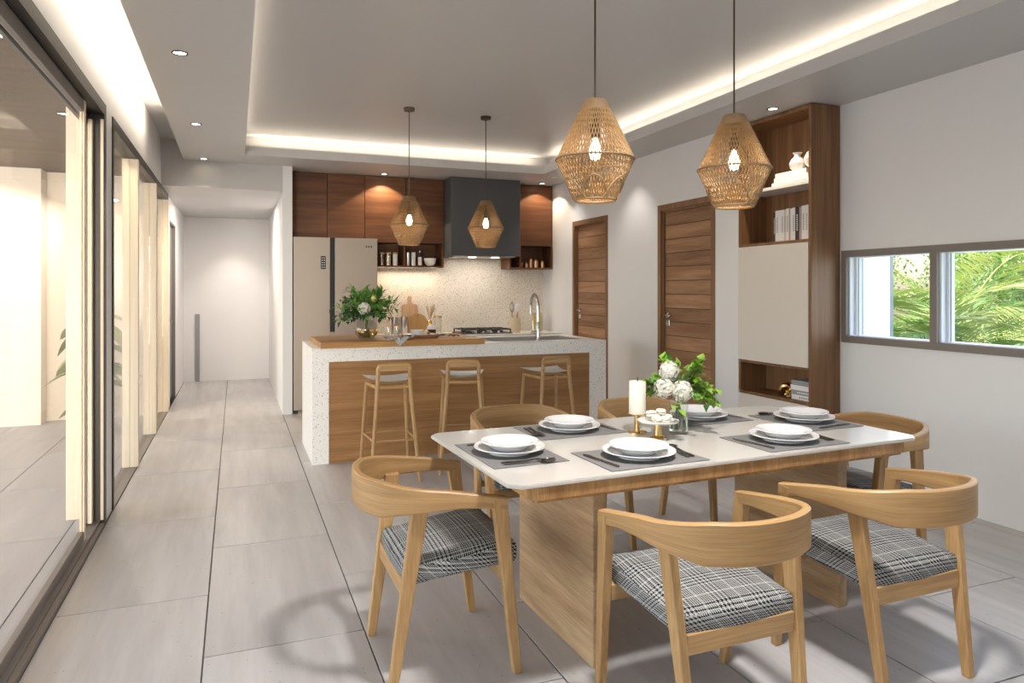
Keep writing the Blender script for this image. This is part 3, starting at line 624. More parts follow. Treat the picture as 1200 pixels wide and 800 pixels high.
# chopping boards leaning on the backsplash
t = thing('cutting_board', 'tall rectangular wooden cutting board with a handle against the backsplash', 'cutting board', (2.037, 8.66, cz)); t.rotation_euler = (R(-7), 0, 0)
pb = [(-.10, 0), (.10, 0), (.10, .34), (.085, .36), (.035, .365), (.025, .38), (.023, .455), (.012, .468), (-.012, .468), (-.023, .455), (-.025, .38), (-.035, .365), (-.085, .36), (-.10, .34)]
mx_ = Matrix(((1, 0, 0, 0), (0, 0, -1, 0), (0, 1, 0, 0), (0, 0, 0, 1)))
obj('board', prism(B(), pb, -.01, .01, mx_), 'paleboard', t)
t = thing('cutting_board', 'round wooden cutting board leaning in front of the tall board', 'cutting board', (2.120, 8.60, cz)); t.rotation_euler = (R(-8), 0, 0)
b1 = obj('board', prism(B(), [(.125 * math.sin(2 * PI * i / 40), .125 - .125 * math.cos(2 * PI * i / 40)) for i in range(40)], -.008, .008, mx_), 'oak_z', t); obj('hang_hole', prism(B(), [(.008 * math.cos(2 * PI * i / 10), .225 + .008 * math.sin(2 * PI * i / 10)) for i in range(10)], .0081, .009, mx_), 'bookdark', b1)
for x_, lb_ in ((1.793, 'steel canister behind the flower vase, left one of two'), (1.908, 'steel canister next to the tall cutting board, right one of two')):
    jar(x_, 8.45, cz, .04, .215, lb_, body='steel', lid=None, group='steel canisters on the rear counter', cat='canister', name='canister')
t = thing('reed_vase', 'brass bud vase with dried beige grass beside the round board', 'vase', (2.241, 8.5, cz))
obj('body', lathe(B(), [(0, 0), (.03, 0), (.012, .03), (.012, .09), (.035, .13), (.03, .155), (.012, .17), (.01, .175)], 18), 'brass', t, True)
bm = B(); random.seed(5)
for k in range(26):
    a = random.uniform(0, 2 * PI); r = random.uniform(.02, .085); h = random.uniform(.30, .36)
    tube(bm, [(0, 0, .17), (r * .5 * math.cos(a), r * .3 * math.sin(a), .25), (r * math.cos(a), r * .5 * math.sin(a), h)], [.002, .003, .008], 5)
stuff(obj('dried_grass', bm, 'beige', t))
t = jar(2.331, 8.45, cz, .05, .20, 'clear glass bottle with brass stopper right of the dried grass', fill=None, lid='brass', cat='bottle', name='glass_bottle')
# utensils
t = thing('utensil_holder', 'beige ceramic utensil holder on the rear counter', 'utensil holder', (3.326, 8.35, cz))
obj('pot', lathe(B(), [(0, 0), (.066, 0), (.068, .19), (.060, .19), (.058, .01), (0, .01)], 24, cap=False), 'beige', t, True)
base = Vector(t.location)
def utensil(nm, lab, ang, h, kind):
    u = thing(nm, lab, 'utensil', (base.x + .02 * math.cos(ang), base.y + .02 * math.sin(ang), cz + .012), 0, 'utensils in the beige holder')
    tip = Vector((.03 * math.cos(ang), .03 * math.sin(ang), h)); obj('grip', tube(B(), [(0, 0, 0), tip * .78], .008, 8), 'paleboard', u)
    if kind == 'whisk':
        bm = B()
        for k in range(4):
            q = k * PI / 4; tube(bm, [tip * .78 + Vector((math.sin(s * PI) * .04 * math.cos(q), math.sin(s * PI) * .04 * math.sin(q), .15 * s)) for s in [i / 8 for i in range(9)]], .003, 4)
            tube(bm, [tip * .78 + Vector((-math.sin(s * PI) * .032 * math.cos(q), -math.sin(s * PI) * .032 * math.sin(q), .15 * s)) for s in [i / 8 for i in range(9)]], .003, 4)
        obj('wires', bm, 'chrome', u)
    else:
        bm = B(); lathe(bm, [(0, 0), (.022, .03), (.026, .07), (.018, .105), (0, .115)], 12, cap=False)
        for v in bm.verts: v.co.y *= .35; v.co += tip * .78
        obj('head', bm, 'whitepl', u, True)
utensil('whisk', 'wire whisk standing in the beige utensil holder', PI * .9, .30, 'whisk'); utensil('spatula', 'white-headed spatula in the middle of the utensil holder', -PI / 2, .31, 'spoon'); utensil('cooking_spoon', 'white-headed cooking spoon at the right of the utensil holder', .3, .32, 'spoon')
t = jar(3.694, 8.5, cz, .068, .22, 'tall glass jar of yellow pasta behind the tap', fill=.95, fillm='pasta', lid='paleboard')

# ------------------------------------------------------------------ island
IX0, IX1, IY0, IY1, IZ = .561, 3.175, 5.717, 6.60, .915
isl = thing('kitchen_island', 'white terrazzo waterfall island with an oak front panel', 'kitchen island', (IX0, IY0, 0))
W_, D_ = IX1 - IX0, IY1 - IY0
sx0, sx1, sy0, sy1 = 1.42, 2.50, .21, .76      # sink opening, local
obj('waterfall_frame', boxes([(0, 0, 0, .127, D_, IZ - .11), (W_ - .167, 0, 0, W_, D_, IZ - .11), (0, 0, IZ - .11, W_, sy0, IZ), (0, sy1, IZ - .11, W_, D_, IZ), (0, sy0, IZ - .11, sx0, sy1, IZ), (sx1, sy0, IZ - .11, W_, sy1, IZ)]), 'terrazzo', isl)
obj('front_panel', bx(.128, .012, 0.0, W_ - .168, .032, IZ - .111), 'panel', isl); obj('rear_panel', bx(.128, D_ - .05, 0.0, W_ - .168, D_ - .03, IZ - .111), 'panel', isl)
sk = thing('kitchen_sink', 'stainless steel double sink set into the island top', 'sink', (IX0, IY0, 0))
bm = B(); t_ = .003; x0, x1, y0, y1 = sx0 + .001, sx1 - .001, sy0 + .001, sy1 - .001
for b in ((x0, y0, .70, x1, y1, .703), (x0, y0, .703, x0 + t_, y1, IZ - .006), (x1 - t_, y0, .703, x1, y1, IZ - .006), (x0 + t_, y0, .703, x1 - t_, y0 + t_, IZ - .006), (x0 + t_, y1 - t_, .703, x1 - t_, y1, IZ - .006)): box(bm, *b)
obj('basin', bm, 'steel', sk); obj('divider', bx(1.66, y0 + t_, .703, 1.675, y1 - t_, IZ - .02, bev=.003), 'steel', sk); obj('drain', lathe(B(), [(.04, .7032), (.04, .706), (0, .705)], 18, (2.1, .48, 0), False), 'chrome', sk)
fx, fy = 2.56, 5.87
fa = thing('kitchen_tap', 'tall chrome gooseneck tap on the island sink', 'tap', (fx, fy, IZ + .0005))
pts = [(0, 0, .03), (0, 0, .31)] + [(0, .085 - .085 * math.cos(a), .31 + .105 * math.sin(a)) for a in [PI * i / 14 for i in range(1, 15)]] + [(0, .17, .23)]
obj('spout', tube(B(), pts, [.017] * 2 + [.014] * 14 + [.014], 14), 'chrome', fa, True); obj('base', lathe(B(), [(.028, 0), (.028, .01), (.021, .014), (.021, .16), (.017, .17)], 20), 'chrome', fa, True)
lv = obj('lever', tube(B(), [(-.015, 0, .075), (-.06, 0, .075)], .017, 12), 'chrome', fa, True); obj('lever_rod', tube(B(), [(-.045, 0, .09), (-.05, .01, .18)], .005, 8), 'chrome', lv)
# wooden slab
SX0, SX1, SY0, SY1, SZ = .62, 1.975, 5.665, 6.52, .962
sl = tag(obj('breakfast_slab', bx(-(SX1 - SX0) / 2, -(SY1 - SY0) / 2, 0, (SX1 - SX0) / 2, (SY1 - SY0) / 2, SZ - IZ - .001, bev=.003, seg=2), 'slab', loc=((SX0 + SX1) / 2, (SY0 + SY1) / 2, IZ + .001)), 'thick oiled wooden board laid across the left half of the island', 'board')
zt = SZ + .0005
def flower_head(bm, c, r, n, rnd):
    for _ in range(n):
        d = Vector((rnd.gauss(0, 1), rnd.gauss(0, 1), rnd.gauss(0, 1))).normalized(); p = c + d * r * rnd.uniform(.8, 1.03); u = d.orthogonal().normalized(); v = d.cross(u); s = r * .19; a0 = rnd.uniform(0, PI)
        o = bm.verts.new(p)
        for k in range(4):
            a = a0 + k * PI / 2; q = u * math.cos(a) + v * math.sin(a); q2 = u * math.cos(a + .5) + v * math.sin(a + .5); q3 = u * math.cos(a - .5) + v * math.sin(a - .5)
            bm.faces.new((o, bm.verts.new(p + q3 * s * .8 + d * s * .25), bm.verts.new(p + q * s * 1.15 + d * s * .1), bm.verts.new(p + q2 * s * .8 + d * s * .25)))
    bmesh.ops.create_icosphere(bm, subdivisions=2, radius=r * .72, matrix=Matrix.Translation(c))
# island vase with greenery
vs1 = thing('flower_vase', 'round glass vase of amber water with green bouquet on the island', 'vase', (1.04, 6.05, zt))
obj('bowl', lathe(B(), [(0, 0), (.07, 0), (.103, .05), (.106, .085), (.085, .135), (.065, .165), (.068, .18), (.064, .18), (.061, .164), (.080, .133), (.100, .085), (.097, .052), (.066, .006), (0, .006)], 30, cap=False), 'clear', vs1, True)
obj('water', lathe(B(), [(0, .008), (.065, .008), (.095, .052), (.0985, .085), (.0, .085)], 28, cap=False), 'amber', vs1, True)
def bouquet(root, z0, spread, hgt, n, L, mats, seed, splits, keep=None, wid=.45):
    rnd = random.Random(seed); stems = B(); ms = [B() for _ in mats]
    for i in range(n):
        a = rnd.uniform(0, 2 * PI); el = rnd.uniform(-.15, 1.0); d = Vector((math.cos(a) * spread, math.sin(a) * spread, max(-.02, hgt * (el * .9 + .02)))) * rnd.uniform(.65, 1.0)
        if el > .6: d.x *= .55; d.y *= .55
        p0 = Vector((0, 0, z0)); p1 = p0 + Vector((d.x * .35, d.y * .35, max(.06, d.z * .7))); p2 = p0 + d
        tube(stems, [Vector((rnd.uniform(-.02, .02), rnd.uniform(-.02, .02), .02)), p0, p1, p2], [.003, .003, .0025, .0015], 4)
        b = ms[splits(i, a, el, rnd)]
        for k in range(11):
            t = .35 + .65 * k / 10; p = p1.lerp(p2, (t - .35) / .65); dr = (p2 - p1).normalized(); s = Vector((rnd.gauss(0, 1), rnd.gauss(0, 1), rnd.gauss(0, 1))).normalized()
            if keep and not keep(p): continue
            leaf(b, p, (dr + s * .9).normalized(), Vector((0, 0, 1)), L * rnd.uniform(.7, 1.25), L * wid * rnd.uniform(.8, 1.2))
    obj('stems', stems, 'stem', root)
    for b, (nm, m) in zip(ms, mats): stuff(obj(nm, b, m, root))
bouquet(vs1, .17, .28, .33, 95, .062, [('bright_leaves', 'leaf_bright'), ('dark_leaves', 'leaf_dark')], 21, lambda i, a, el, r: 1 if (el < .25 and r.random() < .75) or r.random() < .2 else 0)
rnd = random.Random(2)
bm = B(); flower_head(bm, Vector((-.045, -.17, .26)), .052, 150, rnd); obj('white_flower', bm, 'petal', vs1)
bm = B(); flower_head(bm, Vector((.05, -.08, .345)), .035, 60, rnd); obj('yellow_flower', bm, 'petal_y', vs1)
# things on the slab
for k, (x, y) in enumerate(((1.27, 6.27), (1.345, 6.24))):
    t = thing('glass_cup', ('small rimmed glass cup beside the flower vase, left one', 'small rimmed glass cup next to the round tray, right one')[k], 'cup', (x, y, zt), 0, 'glass cups on the island board')
    obj('shell', lathe(B(), [(0, 0), (.03, 0), (.038, .04), (.034, .085), (.031, .085), (.035, .04), (.027, .004), (0, .004)], 20, cap=False), 'clear', t, True); obj('rim', lathe(B(), [(.036, .083), (.036, .09), (.031, .09), (.031, .083)], 20, cap=False), 'copper', t, True)
tr = thing('serving_tray', 'round reddish wooden tray under the white plate on the island', 'tray', (1.50, 6.0, zt)); obj('disc', lathe(B(), [(0, 0), (.15, 0), (.172, .022), (.165, .024), (.15, .012), (0, .012)], 36, cap=False), 'redwood', tr, True)
t = thing('plate', 'white plate lying on the round wooden tray', 'plate', (1.50, 6.0, zt + .013)); obj('disc', lathe(B(), [(0, 0), (.09, 0), (.145, .017), (.143, .02), (.088, .006), (0, .006)], 36, cap=False), 'china', t, True)
t = thing('bowl', 'small white bowl standing on the island tray', 'bowl', (1.475, 6.03, zt + .0195)); obj('shell', lathe(B(), [(0, 0), (.04, 0), (.062, .045), (.058, .045), (.036, .006), (0, .006)], 26, cap=False), 'china', t, True)
t = thing('nut', 'brown nut lying on the white plate of the tray', 'nut', (1.565, 5.97, zt + .027)); obj('shell', lathe(B(), [(0, -.006), (.012, 0), (.016, .01), (.011, .022), (0, .028)], 10, cap=False), 'spice', t, True)
t = thing('jar_candle', 'dark red glass jar with white top right of the tray', 'candle', (1.66, 6.22, zt)); obj('glass_jar', lathe(B(), [(0, 0), (.036, 0), (.038, .055)], 22), 'candle_red', t, True); obj('wax', lathe(B(), [(.034, .0555), (.036, .085), (.02, .098), (0, .1)], 20, cap=False), 'ceramic', t, True)
t = thing('saucer', 'white saucer behind the round tray beside the jar candle', 'saucer', (1.74, 6.26, zt)); obj('disc', lathe(B(), [(0, 0), (.04, 0), (.075, .012), (.074, .014), (.04, .004), (0, .004)], 28, cap=False), 'china', t, True)
# napkin: drapes over the slab's front edge
bm = B(); g = []
for i in range(15):
    row = []
    for j in range(13):
        u, v = i / 14 - .5, j / 12; x = 1.245 + u * .26 * (1 - max(0, v - .45) * 1.75) + .02 * (1 - v); s = v * .245; ylim = SY0 - .003; yy = 5.86 - s; zz = zt + .006 + .022 * math.sin(i * .9 + 1 + v * 2) ** 2 * (1 - .6 * v) + .012 * math.sin(j * .9 + i * .5) ** 2
        if yy < ylim: zz = zt + .004 - (ylim - yy); yy = ylim - .004 - .003 * math.sin(i * 1.3) ** 2
        row.append(bm.verts.new((x, yy, zz)))
    g.append(row)
for i in range(14):
    for j in range(12): bm.faces.new((g[i][j], g[i][j + 1], g[i + 1][j + 1], g[i + 1][j]))
bmesh.ops.solidify(bm, geom=bm.faces[:], thickness=.002)
tag(obj('napkin', bm, 'linen', smooth=True), 'crumpled white napkin hanging over the front edge of the island board', 'napkin')
bm = B(); random.seed(9)
for k in range(6): a = k * 1.1; tube(bm, [(0, 0, .004), (.03 * math.cos(a), .02 * math.sin(a), .018), (.055 * math.cos(a), .04 * math.sin(a), .006)], .0035, 5)
tag(obj('twig', bm, 'spice', loc=(1.80, 6.0, zt)), 'small dark dried twig lying on the right part of the island board', 'twig')

# ------------------------------------------------------------------ bar stools (front = +Y)
def make_stool():
    t = thing('bar_stool', '', 'bar stool', group='bar stools at the island')
    zs_, zt_ = .70, .845
    def leg(x0, y0, z0, x1, y1, z1, r0=.013, r1=.016): return tube(B(), [(x0, y0, z0), (x1, y1, z1)], [r0, r1], 10)
    for s in (-1, 1): obj('leg', leg(s * .175, -.21, 0, s * .118, -.15, zs_ - .005), 'oak_z', t, True); obj('leg', leg(s * .185, .19, 0, s * .145, .135, zs_ - .01), 'oak_z', t, True)
    p = [(-.118, -.15, zs_ - .02), (-.115, -.155, zt_ - .03), (-.105, -.156, zt_ - .012), (-.09, -.156, zt_ - .008), (.09, -.156, zt_ - .008), (.105, -.156, zt_ - .012), (.115, -.155, zt_ - .03), (.118, -.15, zs_ - .02)]
    bk = obj('back_frame', tube(B(), p, .0145, 8), 'oak', t, True); obj('back_rail', bx(-.108, -.166, zt_ - .05, .108, -.146, zt_ + .003, bev=.006, seg=2), 'oak', t)
    bm = B(); nx, ny = 10, 8; gr = []
    for i in range(nx + 1):
        row = []
        for j in range(ny + 1):
            u, v = i / nx * 2 - 1, j / ny; wd = .112 + .06 * v; x = u * wd; y_ = -.135 + .30 * v + .012 * (1 - u * u); row.append(bm.verts.new((x, y_, zs_ + .012 + .012 * u * u + .015 * (v - .5) ** 2 * 4 * (1 if v > .5 else .2))))
        gr.append(row)
    for i in range(nx):
        for j in range(ny): bm.faces.new((gr[i][j], gr[i + 1][j], gr[i + 1][j + 1], gr[i][j + 1]))
    bmesh.ops.solidify(bm, geom=bm.faces[:], thickness=.026); obj('seat', bm, 'whitepl', t, True)
    bm = B()
    for s in (-1, 1): tube(bm, [(s * .12, -.15, zs_ - .022), (s * .146, .135, zs_ - .022)], .012, 6)
    tube(bm, [(-.12, -.15, zs_ - .022), (.12, -.15, zs_ - .022)], .012, 6); tube(bm, [(-.146, .135, zs_ - .022), (.146, .135, zs_ - .022)], .012, 6); obj('seat_frame', bm, 'oak', t)
    f = .34 / .69
    for a, b in (((-.15, -.183), (.15, -.183)), ((-.165, .166), (.165, .166)), ((-.15, -.183), (-.165, .166)), ((.15, -.183), (.165, .166))): obj('footrest', tube(B(), [(*a, .30), (*b, .30)], .008, 8), 'oak', t, True)
    return t
st = make_stool(); sp_ = [((1.06, 5.17), 0, 'oak bar stool with white seat, leftmost at the island'), ((1.64, 5.22), R(-16), 'oak bar stool with white seat, middle one and turned slightly'), ((2.37, 5.24), R(2), 'oak bar stool with white seat, rightmost at the island')]
for i, (p, rz, lb_) in enumerate(sp_):
    if i == 0: st.location = (*p, 0); st.rotation_euler = (0, 0, rz); st['label'] = lb_
    else: dup(st, (*p, 0), rz, lb_)

# ------------------------------------------------------------------ pendants
RZ = [(.048, 0), (.068, -.047), (.1625, -.249), (.083, -.421)]
def rz_at(z):
    for (r0, z0), (r1, z1) in zip(RZ, RZ[1:]):
        if z <= z0 and z >= z1: return r0 + (r1 - r0) * (z0 - z) / (z0 - z1)
    return RZ[-1][0]
def make_pendant():
    t = thing('pendant_lamp', '', 'pendant lamp', group='woven bamboo pendant lamps')
    sh = obj('shade', lathe(B(), [(.0, 0), (.046, 0), (.049, -.002), (.069, -.048), (.066, -.048), (.045, -.006), (0, -.006)], 36, cap=False), 'rattan_d', t, True)
    bm = B(); zt0, zb0, n = -.045, -.419, 62
    for fam in (-1, 1):
        for k in range(n):
            a0 = 2 * PI * k / n + (0 if fam < 0 else PI / n); pts = []
            for i in range(23):
                z = zt0 + (zb0 - zt0) * i / 22; r = rz_at(z) + fam * .0012 * (1 if (i + k) % 2 else -1); a = a0 + fam * .80 * (i / 22); pts.append((r * math.cos(a), r * math.sin(a), z))
            tube(bm, pts, .0027, 3, False)
    stuff(obj('weave', bm, 'rattan', sh))
    def ring(r, z, w_): return tube(B(), [(r * math.cos(2 * PI * i / 40), r * math.sin(2 * PI * i / 40), z) for i in range(41)], w_, 6, False)
    obj('middle_hoop', ring(.164, -.249, .0045), 'rattan_d', sh, True); obj('bottom_hoop', ring(.084, -.418, .006), 'rattan', sh, True)
    for q in range(6):
        pts = []
        for i in range(17):
            s = i / 16; z = -.415 + .085 * math.sin(PI * s); a = q * PI / 3 + (s - .5) * 1.25; r = rz_at(z) + .004; pts.append((r * math.cos(a), r * math.sin(a), z))
        obj('arch_strand', tube(B(), pts, .0042, 5), 'rattan', sh, True)
    obj('socket', lathe(B(), [(.012, -.006), (.012, -.09), (.021, -.10), (.021, -.155), (.014, -.16)], 16), 'socket', t, True)
    obj('bulb', lathe(B(), [(.012, -.16), (.016, -.175), (.024, -.20), (.025, -.222), (.017, -.245), (0, -.252)], 18, cap=False), 'bulb', t, True)
    return t
pp = make_pendant()
pend = [((1.40, 6.0), 2.185, 'woven bamboo pendant over the island, left one'), ((2.12, 6.05), 2.185, 'woven bamboo pendant over the island, in front of the range hood'), ((1.403, 2.62), 2.172, 'large woven bamboo pendant over the dining table, left one'), ((2.13, 2.635), 2.178, 'woven bamboo pendant over the dining table, in front of the bookcase')]
for i, (p, z, lb_) in enumerate(pend):
    o = pp if i == 0 else copy_tree(pp); o.location = (*p, z); o['label'] = lb_
    obj('cable', tube(B(), [(0, 0, 0), (0, 0, ZU - z - .02)], .004, 8), 'cord', o); obj('canopy', lathe(B(), [(.0, ZU - z - .03), (.045, ZU - z - .026), (.048, ZU - z)], 24, cap=False), 'cord', o, True)
    lamp('pendant_bulb_lamp', 'POINT', (*p, z - .285), 1.6 if i > 1 else 1.3, (1, .82, .58), shadow_soft_size=.03)

# ------------------------------------------------------------------ downlights
def downlight(x, y, label, on=True, e=22, ang=70, blend=.5):
    t = thing('downlight', label, 'downlight', (x, y, ZL), 0, 'ceiling downlights')
    obj('rim', lathe(B(), [(.034, -.001), (.043, -.001), (.045, -.006), (.036, -.008), (.034, -.004)], 24, cap=False), 'bronze' if on else 'whitepl', t, True); obj('lens', lathe(B(), [(0, -.002), (.035, -.002)], 24, cap=False), 'lens' if on else 'lensoff', t)
    if on: lamp('downlight_lamp', 'SPOT', (x, y, ZL - .012), e, (1, .80, .58), spot_size=R(ang), spot_blend=blend, shadow_soft_size=.03)
for x, y, lb_ in ((-.298, 4.46, 'lit downlight nearest the camera above the walkway'), (-.301, 6.33, 'lit downlight in the middle of the walkway row'), (-.306, 7.98, 'lit downlight at the hall beam end of the walkway row'), (3.76, 4.21, 'lit downlight in front of the bookcase')): downlight(x, y, lb_, True, 26 if x > 3 else 9, 88 if x > 3 else 70)
downlight(1.632, 8.27, 'lit downlight above the walnut cabinets near the left pendant', True, 34, 112, .06); downlight(3.66, 8.27, 'lit downlight above the walnut cabinet right of the hood', True, 18, 112, .06)
downlight(3.60, 6.32, 'white disc standing in for a highlight above the two wooden doors', False); downlight(3.60, 7.75, 'white-rimmed downlight behind the left dining pendant', False)  # the one above the doors is a specular spot modelled as a fixture
for y_ in (6.32, 7.75): lamp('downlight_lamp', 'SPOT', (3.60, y_, ZL - .015), 13, (1, .93, .86), spot_size=R(96), spot_blend=.7, shadow_soft_size=.03)
lamp('hall_spot_lamp', 'SPOT', (-.02, 11.0, 2.44), 30, (1, .90, .80), (R(12), 0, 0), spot_size=R(75), spot_blend=.8, shadow_soft_size=.05)
lamp('hall_fill_lamp', 'AREA', (-.05, 9.6, 2.45), 22, (1, .88, .77), (0, 0, 0), shape='DISK', size=.3)  # unseen lamp added to brighten the hall

# ------------------------------------------------------------------ dining table
TB = (1.757, 2.58); TR = R(2.2); TZ = .75
tb = thing('dining_table', 'oak dining table with a pale glossy top and two panel legs', 'table', (*TB, 0), TR)
hx, hy, ch = .957, .455, .05
def octo(a, b, c): return [(-a + c, -b), (a - c, -b), (a, -b + c), (a, b - c), (a - c, b), (-a + c, b), (-a, b - c), (-a, -b + c)]
bm = prism(B(), octo(hx, hy, .04), TZ - .014, TZ); bmesh.ops.bevel(bm, geom=[e_ for e_ in bm.edges], offset=.003, segments=2, affect='EDGES'); obj('table_top', bm, 'tabletop', tb)
bm = prism(B(), octo(hx - .078, hy - .008, .02), TZ - .07, TZ - .0145); bmesh.ops.bevel(bm, geom=[e_ for e_ in bm.edges if abs(e_.verts[0].co.z - e_.verts[1].co.z) < 1e-4 and e_.verts[0].co.z < TZ - .05], offset=.012, segments=3, affect='EDGES'); obj('apron', bm, 'apron', tb)
for s, x in ((-1, -.56), (1, .66)): obj('panel_leg', bx(x, -.285, 0, x + .055, .365, TZ - .0705, bev=.003), 'table_oak', tb)

# chairs (front = +Y)
def make_chair():
    t = thing('dining_chair', '', 'chair', group='oak armchairs around the dining table')
    # bent back and arm rail
    bm = B(); uvl = bm.loops.layers.uv.new('UVMap'); N_ = 56; secs = []; acc = 0; prev = None
    for i in range(N_ + 1):
        t_ = i / N_ * 2 - 1; a = abs(t_); s = 1 if t_ >= 0 else -1
        ang = min(a / .62, 1) * PI / 2
        if a <= .62: x = .268 * math.sin(ang) ** .92; y_ = -.315 + .255 * (1 - math.cos(ang) ** .85)
        else: f = (a - .62) / .38; x = .268 + .016 * f; y_ = -.06 + .225 * f
        c = Vector((s * x, y_))
        ztop = .718 - .073 * (max(0, a - .25) / .75) ** 1.15; k = min(1, max(0, (a - .30) / .56)); k = k ** .9 * (1.5 - .5 * k) if k < 1 else 1; h = .124 - .077 * min(1, k); th = .026 + .010 * k
        secs.append((c, ztop, h, th))
    rings = []
    for i, (c, ztop, h, th) in enumerate(secs):
        p0, p1 = secs[max(0, i - 1)][0], secs[min(N_, i + 1)][0]; tg = (p1 - p0).normalized(); nr = Vector((tg.y, -tg.x))   # outward
        if prev is not None: acc += (c - prev).length
        prev = c; b_ = .005; q = []
        for ox, oz in ((th / 2, -h + b_), (th / 2, -b_), (th / 2 - b_, 0), (-th / 2 + b_, 0), (-th / 2, -b_), (-th / 2, -h + b_), (-th / 2 + b_, -h), (th / 2 - b_, -h)):
            q.append(bm.verts.new((c.x + nr.x * ox, c.y + nr.y * ox, ztop + oz)))
        rings.append((q, acc))
    for (a, ua), (b, ub) in zip(rings, rings[1:]):
        vv = [0, .12, .126, .15, .156, .276, .28, .30, .304]
        for k in range(8):
            f = bm.faces.new((a[k], a[(k + 1) % 8], b[(k + 1) % 8], b[k])); f.smooth = True
            for lp, uv in zip(f.loops, ((ua, vv[k]), (ua, vv[k + 1]), (ub, vv[k + 1]), (ub, vv[k]))): lp[uvl].uv = uv
    bm.faces.new(rings[0][0]); bm.faces.new(list(reversed(rings[-1][0])))
    bmesh.ops.recalc_face_normals(bm, faces=bm.faces[:])
    obj('arm_rail', bm, 'oak_uv', t, True)
    def leg(x0, y0, w0, d0, x1, y1, z1, w1_, d1): 
        return hexa(B(), [(x0 - w0, y0 - d0, 0), (x0 + w0, y0 - d0, 0), (x0 + w0, y0 + d0, 0), (x0 - w0, y0 + d0, 0), (x1 - w1_, y1 - d1, z1), (x1 + w1_, y1 - d1, z1), (x1 + w1_, y1 + d1, z1), (x1 - w1_, y1 + d1, z1)])
    for s in (-1, 1):
        bm = leg(s * .262, .215, .015, .015, s * .283, .138, .640, .018, .027); bmesh.ops.bevel(bm, geom=bm.edges[:], offset=.003, affect='EDGES'); obj('leg', bm, 'oak_z', t)
        bm = leg(s * .205, -.225, .015, .016, s * .236, -.135, .63, .016, .030); bmesh.ops.bevel(bm, geom=bm.edges[:], offset=.003, affect='EDGES'); obj('leg', bm, 'oak_z', t)
    obj('rear_rail', bx(-.205, -.192, .305, .205, -.165, .368, bev=.003), 'oak', t); obj('front_rail', bx(-.255, .155, .335, .255, .18, .39, bev=.003), 'oak', t)
    # upholstered seat
    bm = B(); box(bm, -.5, -.5, -.5, .5, .5, .5); bmesh.ops.subdivide_edges(bm, edges=bm.edges[:], cuts=11, use_grid_fill=True)
    for v in bm.verts:
        x, y_, z_ = v.co * 2; r4 = lambda q: q
        x, y_ = x * math.sqrt(1 - .10 * y_ * y_ * x * x), y_ * math.sqrt(1 - .10 * x * x * y_ * y_)
        e_ = max(abs(x), abs(y_)); rn = 1 - .06 * max(0, (abs(z_) - .2)) ** 2
        wx = .247 - .027 * (1 - y_) / 2; px_, py_ = x * wx * rn, y_ * .215 * rn + .022
        top = .014 * (1 - x * x) * (1 - y_ * y_) + .0
        ed = max(0, (e_ - .86) / .14); zz = z_ * (.044 - .014 * ed * ed * abs(z_)) + (top if z_ > 0 else 0)
        v.co = (px_, py_, .400 + .045 * (y_ * .215) / .43 * 1.0 + zz + .004)
    seat = obj('seat_cushion', bm, 'plaid', t, True)
    bm = B(); ring_ = [(-.212, -.195), (.212, -.195), (.242, .235), (-.242, .235)]
    obj('seat_board', prism(B(), [(-.11, -.163), (.11, -.163), (.11, .153), (-.11, .153)], .336, .352), 'oak', t)
    return t
chr_ = make_chair()
for i, (x, y, rz, lb_) in enumerate((
    (.73, 2.62, -PI / 2, 'oak armchair with plaid seat at the left end of the table'),
    (1.43, 1.925, R(1), 'oak armchair with plaid seat at the table’s near side, left one'),
    (2.225, 1.965, R(1), 'oak armchair with plaid seat at the table’s near side, right one'),
    (1.45, 3.46, PI, 'oak armchair behind the table in front of the bar stools'),
    (2.23, 3.46, PI, 'oak armchair behind the table beyond the candle and flowers'),
    (2.915, 2.68, PI / 2, 'oak armchair at the right end of the table by the window wall'))):
    if i == 0: chr_.location = (x, y, 0); chr_.rotation_euler = (0, 0, rz); chr_['label'] = lb_
    else: dup(chr_, (x, y, 0), rz, lb_)

# table settings
def T(x, y): return Vector((TB[0] + x * math.cos(TR) - y * math.sin(TR), TB[1] + x * math.sin(TR) + y * math.cos(TR)))
z0 = TZ + .0006
pm = obj('placemat', bx(-.21, -.15, 0, .21, .15, .003, bev=.001), 'mat')
dp_ = thing('dinner_plate', '', 'plate', group='dinner plates'); obj('disc', lathe(B(), [(0, .006), (.075, .006), (.075, 0), (.082, 0), (.084, .008), (.118, .016), (.138, .024), (.137, .027), (.116, .020), (.082, .012), (0, .011)], 44, cap=False), 'china', dp_, True)
sp2 = thing('soup_plate', '', 'plate', group='soup plates'); obj('disc', lathe(B(), [(0, .004), (.055, .004), (.055, 0), (.06, 0), (.075, .012), (.088, .026), (.112, .032), (.111, .035), (.086, .030), (.07, .016), (0, .010)], 44, cap=False), 'china', sp2, True)
def bar_mesh(prof):   # list of (y, halfwidth, z, halfthick)
    bm = B(); rg = []
    for y_, w_, z_, h_ in prof: rg.append([bm.verts.new(p) for p in ((-w_, y_, z_ - h_), (w_, y_, z_ - h_), (w_, y_, z_ + h_), (-w_, y_, z_ + h_))])
    for a, b in zip(rg, rg[1:]):
        for k in range(4): bm.faces.new((a[k], a[(k + 1) % 4], b[(k + 1) % 4], b[k]))
    bm.faces.new(list(reversed(rg[0]))); bm.faces.new(rg[-1]); return bm
kn = thing('table_knife', '', 'knife', group='table knives'); obj('handle', bar_mesh([(-.105, .004, .003, .002), (-.10, .0065, .003, .0025), (-.01, .0055, .003, .0025)]), 'cutlery', kn); obj('blade', bar_mesh([(-.01, .0055, .003, .0012), (.0, .009, .003, .0008), (.09, .010, .003, .0006), (.108, .003, .003, .0005)]), 'cutlery', kn)
